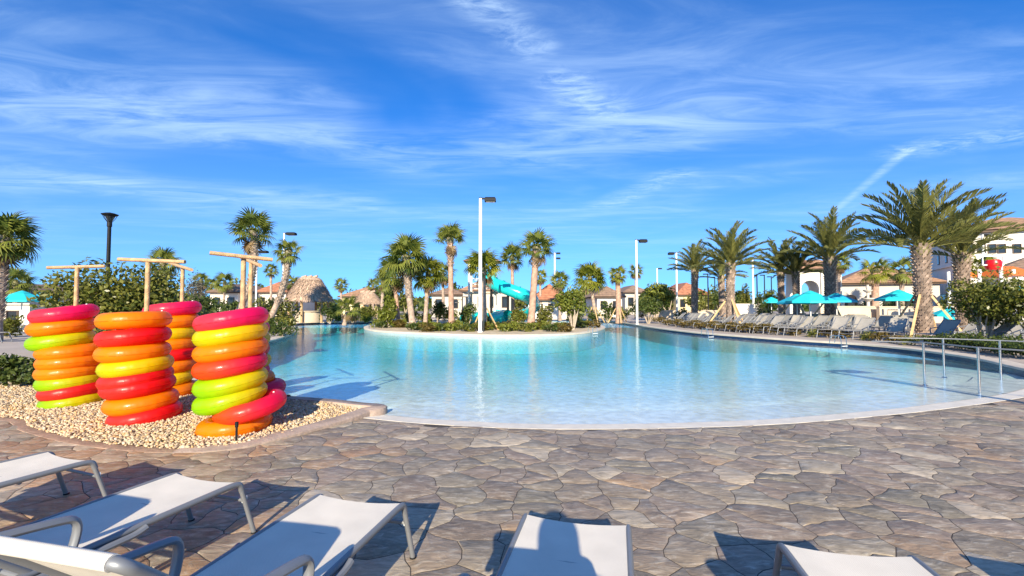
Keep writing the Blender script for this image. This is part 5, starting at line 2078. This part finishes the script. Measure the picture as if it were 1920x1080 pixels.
# low garden walls and hedges before the buildings
for (x0, x1, yt, dep, lab, mt) in ((1536, 1640, 575.5, 41, 'low beige garden wall behind the umbrella tables', 'wall_beige'), (1646, 1790, 576, 40, 'low beige garden wall before the arcade', 'wall_beige'), (1236, 1345, 583, 46, 'low cream wall behind the loungers on the far right bank', 'wall_beige'), (1374, 1424, 571, 46, 'pale rendered wall behind the second date palm', 'stucco')):
    a, b = D(x0, yt, dep), D(x1, yt, dep)
    t = thing('garden_wall', lab, 'wall', ((a.x + b.x) / 2, dep, ZG))
    MB().box((0, 0, (a.z - ZG) / 2), (b.x - a.x, 0.35, a.z - ZG)).build('wall_body', M[mt], t, smooth=False)
    MB().box((0, 0, a.z - ZG + 0.04), (b.x - a.x + 0.1, 0.45, 0.08)).build('wall_cap', M[mt], t, smooth=False)
for i, (x0, x1, yt, dep) in enumerate(((1600, 1634, 562, 43), (1646, 1680, 563, 43), (1682, 1716, 562, 43), (1744, 1780, 562, 43))):
    bsh(x0, x1, yt, dep, 700, 0.11, 'bush_dark', ['dark hedge above the beige wall left of the fountain', 'dark hedge behind the umbrella above the beige wall', 'dark hedge left of the largest date palm trunk', 'dark hedge right of the largest date palm trunk'][i], seed=140 + i, stem_h=0.2, stems=3)

# tiered fountain
q = D(1628, 576, 42)
t = thing('fountain', 'pale tiered stone fountain before the arcade', 'fountain', (q.x, q.y, ZG))
z0 = q.z - ZG
zt = D(1628, 531, 42).z - ZG
k = (zt - z0) / 2.2
MB().lathe([(1.0, 0), (1.0, z0 * 0.9), (0.7, z0)], n=16).build('pedestal', M['fountain'], t)
MB().lathe([(0.15, z0), (0.13, z0 + 0.5 * k), (0.5 * k, z0 + 0.75 * k), (0.52 * k, z0 + 0.85 * k), (0.1, z0 + 0.8 * k)], n=16).build('lower_bowl', M['fountain'], t)
MB().lathe([(0.11, z0 + 0.8 * k), (0.10, z0 + 1.3 * k), (0.36 * k, z0 + 1.5 * k), (0.38 * k, z0 + 1.58 * k), (0.08, z0 + 1.55 * k)], n=16).build('upper_bowl', M['fountain'], t)
MB().lathe([(0.08, z0 + 1.55 * k), (0.16 * k, z0 + 1.8 * k), (0.10, z0 + 2.0 * k), (0.0, z0 + 2.2 * k)], n=12).build('finial', M['fountain'], t)

# thatched hut
def hut(px0, px1, yeave, ytop, depth, label, seed, posts=6):
    a, b = D(px0, yeave, depth), D(px1, yeave, depth)
    c = (a + b) / 2
    r0 = (b.x - a.x) / 2
    zt = D(px0, ytop, depth).z - ZG
    ze = a.z - ZG
    t = thing('thatched_hut', label, 'hut', (c.x, depth, ZG))
    r = random.Random(seed)
    mb = MB()
    n = 26
    prof = [(1.0, 0.0), (0.97, 0.04), (0.77, 0.34), (0.57, 0.66), (0.38, 0.95), (0.32, 0.99), (0.08, 1.0)]
    vs, fs = [], []
    for (q, z) in prof:
        for j in range(n):
            aa = 2 * math.pi * j / n
            wob = 1 + r.uniform(-0.02, 0.02)
            ex = 1.0 + 0.22 * (1 - q)
            vs.append((r0 * q * wob * math.cos(aa) * ex, r0 * 0.85 * q * wob * math.sin(aa), ze + (zt - ze) * z))
    for i in range(len(prof) - 1):
        for j in range(n):
            a_, b_ = i * n + j, i * n + (j + 1) % n
            fs.append((a_, b_, b_ + n, a_ + n))
    fs.append(tuple(reversed(range(n))))
    fs.append(tuple(range((len(prof) - 1) * n, len(prof) * n)))
    mb.add(vs, fs, [r.uniform(0.2, 0.8) for _ in vs])
    core = mb.build('thatch_roof', M['thatch'], t, angle=180)
    # loose straw
    V, F, T = [], [], []
    for k in range(5200):
        aa = r.uniform(0, 2 * math.pi)
        u = r.random() ** 0.7
        i = min(int(u * (len(prof) - 1)), len(prof) - 2)
        f = u * (len(prof) - 1) - i
        q = prof[i][0] * (1 - f) + prof[i + 1][0] * f
        z = prof[i][1] * (1 - f) + prof[i + 1][1] * f
        ex = 1.0 + 0.22 * (1 - q)
        p = Vector((r0 * q * math.cos(aa) * ex, r0 * 0.85 * q * math.sin(aa), ze + (zt - ze) * z))
        out = Vector((math.cos(aa), math.sin(aa) * 0.85, 0)).normalized()
        d = (out * 0.75 + Vector((0, 0, -0.75)) + Vector((r.uniform(-0.15, 0.15), r.uniform(-0.15, 0.15), r.uniform(-0.05, 0.12)))).normalized()
        s = Vector((-math.sin(aa), math.cos(aa), 0)) * 0.035
        L = r.uniform(0.15, 0.36)
        p = p + out * 0.03
        nn = len(V)
        V += [tuple(p - s), tuple(p + s), tuple(p + d * L + s * 0.3), tuple(p + d * L - s * 0.3)]
        F.append((nn, nn + 1, nn + 2, nn + 3))
        T += [r.random()] * 4
    inst('loose_straw', quads_mesh('loose_straw', np.array(V), np.array(F), T, M['thatch']), core)
    for k in range(posts):
        aa = 2 * math.pi * (k + 0.5) / posts
        MB().tube([(r0 * 0.8 * math.cos(aa), r0 * 0.68 * math.sin(aa), 0), (r0 * 0.8 * math.cos(aa), r0 * 0.68 * math.sin(aa), ze + 0.25)], 0.12, 8).build('post', M['wood'], t)
    MB().lathe([(r0 * 0.55, 0), (r0 * 0.55, 0.95), (r0 * 0.62, 1.0), (r0 * 0.62, 1.06), (0, 1.06)], n=18).build('bar_counter', M['wall_beige'], t)
    for k in range(3):
        MB().tube([((k - 1) * 0.5 - 0.2, 0, zt), ((k - 1) * 0.5 + 0.25, 0, zt + 0.12)], 0.1, 6).build('ridge_bundle', M['thatch'], t)
    return t


hut(536, 623, 564, 520, 41, 'large thatched hut on posts beyond the left channel', 3)
hut(662, 716, 568, 548, 44, 'small lower thatched shelter half hidden left of the island clump', 4)

# ------------------------------------------------------------------ water slide
t = thing('water_slide', 'turquoise tube water slide winding down behind the island palms', 'slide', D(930, 572, 38) * 1.0)
t.location.z = ZG
o = Vector(t.location)
pts = [D(918, 510, 38), D(919, 520, 38), D(925, 531, 37.7), D(941, 538, 37.2), D(965, 547, 36.8), D(988, 556, 37), D(1000, 564, 39.5), D(1001, 576, 42.5), D(985, 589, 44.5), D(955, 593, 43), D(934, 592, 40), D(934, 594, 37.6), D(947, 594, 36.8)]
pts = [p - o for p in catmull(pts, 4)]
rad_ = 0.52
MB().tube(pts, rad_, 18, caps=False).build('upper_tube', M['slide'], t, angle=60)
for k in range(2, len(pts) - 1, 5):
    d = (pts[k + 1] - pts[k - 1]).normalized()
    MB().tube([pts[k] - d * 0.05, pts[k] + d * 0.05], rad_ + 0.06, 18).build('joint_ring', M['slide'], t, angle=50)
pts2 = [p - o for p in catmull([D(953, 592, 36.0), D(930, 598, 37.2), D(905, 597, 37.5), D(884, 596.5, 36.8), D(870, 597, 36.2)], 5)]
MB().tube(pts2, 0.50, 16, caps=False).build('lower_tube', M['slide'], t, angle=60)
for k in (6, 14, 22, 34, 42):
    if k < len(pts):
        p = pts[k]
        MB().tube([(p.x, p.y + 0.1, -0.1), (p.x, p.y + 0.1, p.z - 0.4)], 0.10, 8).build('support', M['black'], t)
tw = thing('slide_tower', 'slide stair tower with white railings behind the tallest lamp post', 'tower', D(905, 572, 39.5))
tw.location.z = ZG
zt = D(905, 530, 39.5).z - ZG
for sx in (-1.1, 1.1):
    for sy in (-1.1, 1.1):
        MB().box((sx, sy, zt / 2 + 0.9), (0.16, 0.16, zt + 1.8)).build('post', M['stucco'], tw, smooth=False)
MB().box((0, 0, zt - 0.9), (2.6, 2.6, 0.16)).build('platform', M['wall_beige'], tw, smooth=False)
for sy in (-1.1, 1.1):
    for k in range(3):
        MB().box((0, sy, zt - 0.5 + 0.4 * k), (2.3, 0.05, 0.05)).build('railing', M['white_pole'], tw, smooth=False)
hip_roof(-1.3, 1.3, -1.3, 1.3, zt + 1.8, zt + 2.5, 0.3).build('roof', M['roof'], tw, smooth=False)
for k in range(10):
    MB().box((-1.4 - 0.30 * k, 0, zt - 1.0 - (zt - 1.0) * k / 10), (0.34, 1.1, 0.06)).build('step', M['wall_beige'], tw, smooth=False)

# ------------------------------------------------------------------ splash playground at the right edge
q = D(1868, 572, 31)
t = thing('splash_playground', 'splash playground with white posts, an orange roof and blue panels at the right edge', 'playground', (q.x, q.y, ZG))
o = Vector((q.x, q.y, ZG))
for px_, yt in ((1836, 505), (1876, 492), (1900, 505), (1935, 505)):
    p = D(px_, yt, 31) - o
    MB().tube([(p.x, 0, 0), (p.x, 0, p.z)], 0.10, 8).build('post', M['white_pole'], t)
    p2 = D(px_, yt, 31) - o
    MB().tube([(p2.x, 2.2, 0), (p2.x, 2.2, p2.z)], 0.10, 8).build('post', M['white_pole'], t)
a, b = D(1888, 517, 31) - o, D(1950, 517, 31) - o
MB().add([(a.x, -0.4, a.z), (b.x, -0.4, a.z), (b.x, 2.6, a.z), (a.x, 2.6, a.z), (a.x + 0.6, 1.1, a.z + 0.75), (b.x - 0.6, 1.1, a.z + 0.75)], [(0, 1, 5, 4), (1, 2, 5), (2, 3, 4, 5), (3, 0, 4), (0, 3, 2, 1)]).build('orange_roof', M['orange'], t, smooth=False)
a = D(1828, 519, 31) - o
MB().lathe([(0.5, 0), (0.5, 0.05), (0.1, 0.45), (0, 0.46)], (a.x, 0.5, a.z), 10).build('orange_cone', M['orange'], t)
for px_, yt, m in ((1822, 596, 'blue'), (1868, 590, 'blue'), (1790, 598, 'umbrella'), (1905, 588, 'blue')):
    p = D(px_, yt, 31) - o
    MB().box((p.x, 0.3, p.z), (0.9, 0.12, 0.9)).build('panel', M[m], t, smooth=False)
MB().box((1.2, 1.0, 1.35), (5.0, 2.6, 0.14)).build('deck', M['white_pole'], t, smooth=False)
q = D(1862, 497, 31)
tb = thing('dump_bucket', 'round red tipping bucket above the splash playground', 'bucket', q)
MB().lathe([(0.20, -0.38), (0.36, -0.33), (0.44, -0.08), (0.45, 0.17), (0.39, 0.33), (0.33, 0.36), (0.24, 0.34), (0.0, 0.24)], n=20).build('bucket', M['red'], tb)
MB().tube([(-0.72, 0, 0.0), (0.72, 0, 0.0)], 0.05, 8).build('axle', M['white_pole'], tb)
MB().tube([(-0.72, 0, 0.0), (-0.72, 0, 0.62), (0.72, 0, 0.62), (0.72, 0, 0.0)], 0.05, 8).build('hanger', M['white_pole'], tb)

# white cabana on the left behind the loungers
a, b = D(-30, 562, 27), D(56, 562, 27)
t = thing('white_cabana', 'low white service kiosk at the left edge beneath the umbrella', 'kiosk', ((a.x + b.x) / 2, 27, ZG))
MB().box((0, 1, (a.z - ZG - 0.3) / 2), (b.x - a.x, 2, a.z - ZG - 0.3)).build('wall', M['stucco'], t, smooth=False)
MB().box((0, 1, a.z - ZG - 0.25), (b.x - a.x + 0.3, 2.3, 0.1)).build('roof_slab', M['stucco_grey'], t, smooth=False)
window(t, 0.4, 0, 0.6, 0.6, 0.6)

# distant tree belt
V, F, T = [], [], []
rg = np.random.default_rng(5)
n = 9000
aa = rg.uniform(-1.0, 1.0, n)
dd = rg.uniform(105, 135, n)
x = np.tan(aa) * dd
hgt = 2.2 + 2.2 * (0.5 + 0.5 * np.sin(x * 0.12) * np.sin(x * 0.05 + 1)) + rg.uniform(-0.6, 0.8, n)
z = rg.uniform(0, 1, n) * hgt
c = np.stack([x, dd, z], 1)
nr = rg.normal(size=(n, 3))
nr /= np.linalg.norm(nr, axis=1)[:, None]
u = np.cross(nr, rg.normal(size=(n, 3)))
u /= np.linalg.norm(u, axis=1)[:, None]
v = np.cross(nr, u)
s = rg.uniform(0.5, 1.0, n)[:, None]
V = np.stack([c - u * s, c + v * s * 0.6, c + u * s, c - v * s * 0.6], 1).reshape(-1, 3)
far = inst('tree_belt', quads_mesh('tree_belt', V, np.arange(n * 4).reshape(-1, 4), np.repeat(rg.uniform(0, 0.8, n), 4), M['bush_dark']))
tag(far, 'far belt of dark trees along the horizon', 'trees', kind='stuff')

# ------------------------------------------------------------------ the photographer, known only by the shadow
vsk = [(0, 0, 0.98), (0, -0.01, 1.20), (0, -0.02, 1.42), (0, 0.0, 1.52), (0, 0.02, 1.62), (0, 0.02, 1.76),
       (0.19, -0.01, 1.43), (0.27, 0.06, 1.22), (0.08, 0.20, 1.42), (-0.19, -0.01, 1.43), (-0.27, 0.06, 1.22), (-0.08, 0.20, 1.42),
       (0.10, 0, 0.92), (0.13, 0.01, 0.50), (0.14, -0.02, 0.09), (0.15, 0.14, 0.04), (-0.10, 0, 0.92), (-0.13, 0.01, 0.50), (-0.14, -0.02, 0.09), (-0.15, 0.14, 0.04)]
esk = [(0, 1), (1, 2), (2, 3), (3, 4), (4, 5), (2, 6), (6, 7), (7, 8), (2, 9), (9, 10), (10, 11), (0, 12), (12, 13), (13, 14), (14, 15), (0, 16), (16, 17), (17, 18), (18, 19)]
rsk = [0.15, 0.15, 0.17, 0.11, 0.13, 0.11, 0.075, 0.05, 0.04, 0.075, 0.05, 0.04, 0.10, 0.065, 0.045, 0.035, 0.10, 0.065, 0.045, 0.035]
me = bpy.data.meshes.new('body')
me.from_pydata(vsk, esk, [])
body = inst('person', me)
body.location = (0.03, -0.35, 0.0)
md = body.modifiers.new('skin', 'SKIN')
for i, sv in enumerate(me.skin_vertices[0].data):
    sv.radius = (rsk[i], rsk[i] * 0.85)
    sv.use_root = (i == 0)
body.modifiers.new('smooth', 'SUBSURF').levels = 1
body.modifiers['smooth'].render_levels = 2
me.materials.append(M['cloth'])
tag(body, 'person in dark clothes standing behind the camera, seen only as the shadow on the lounger', 'person')
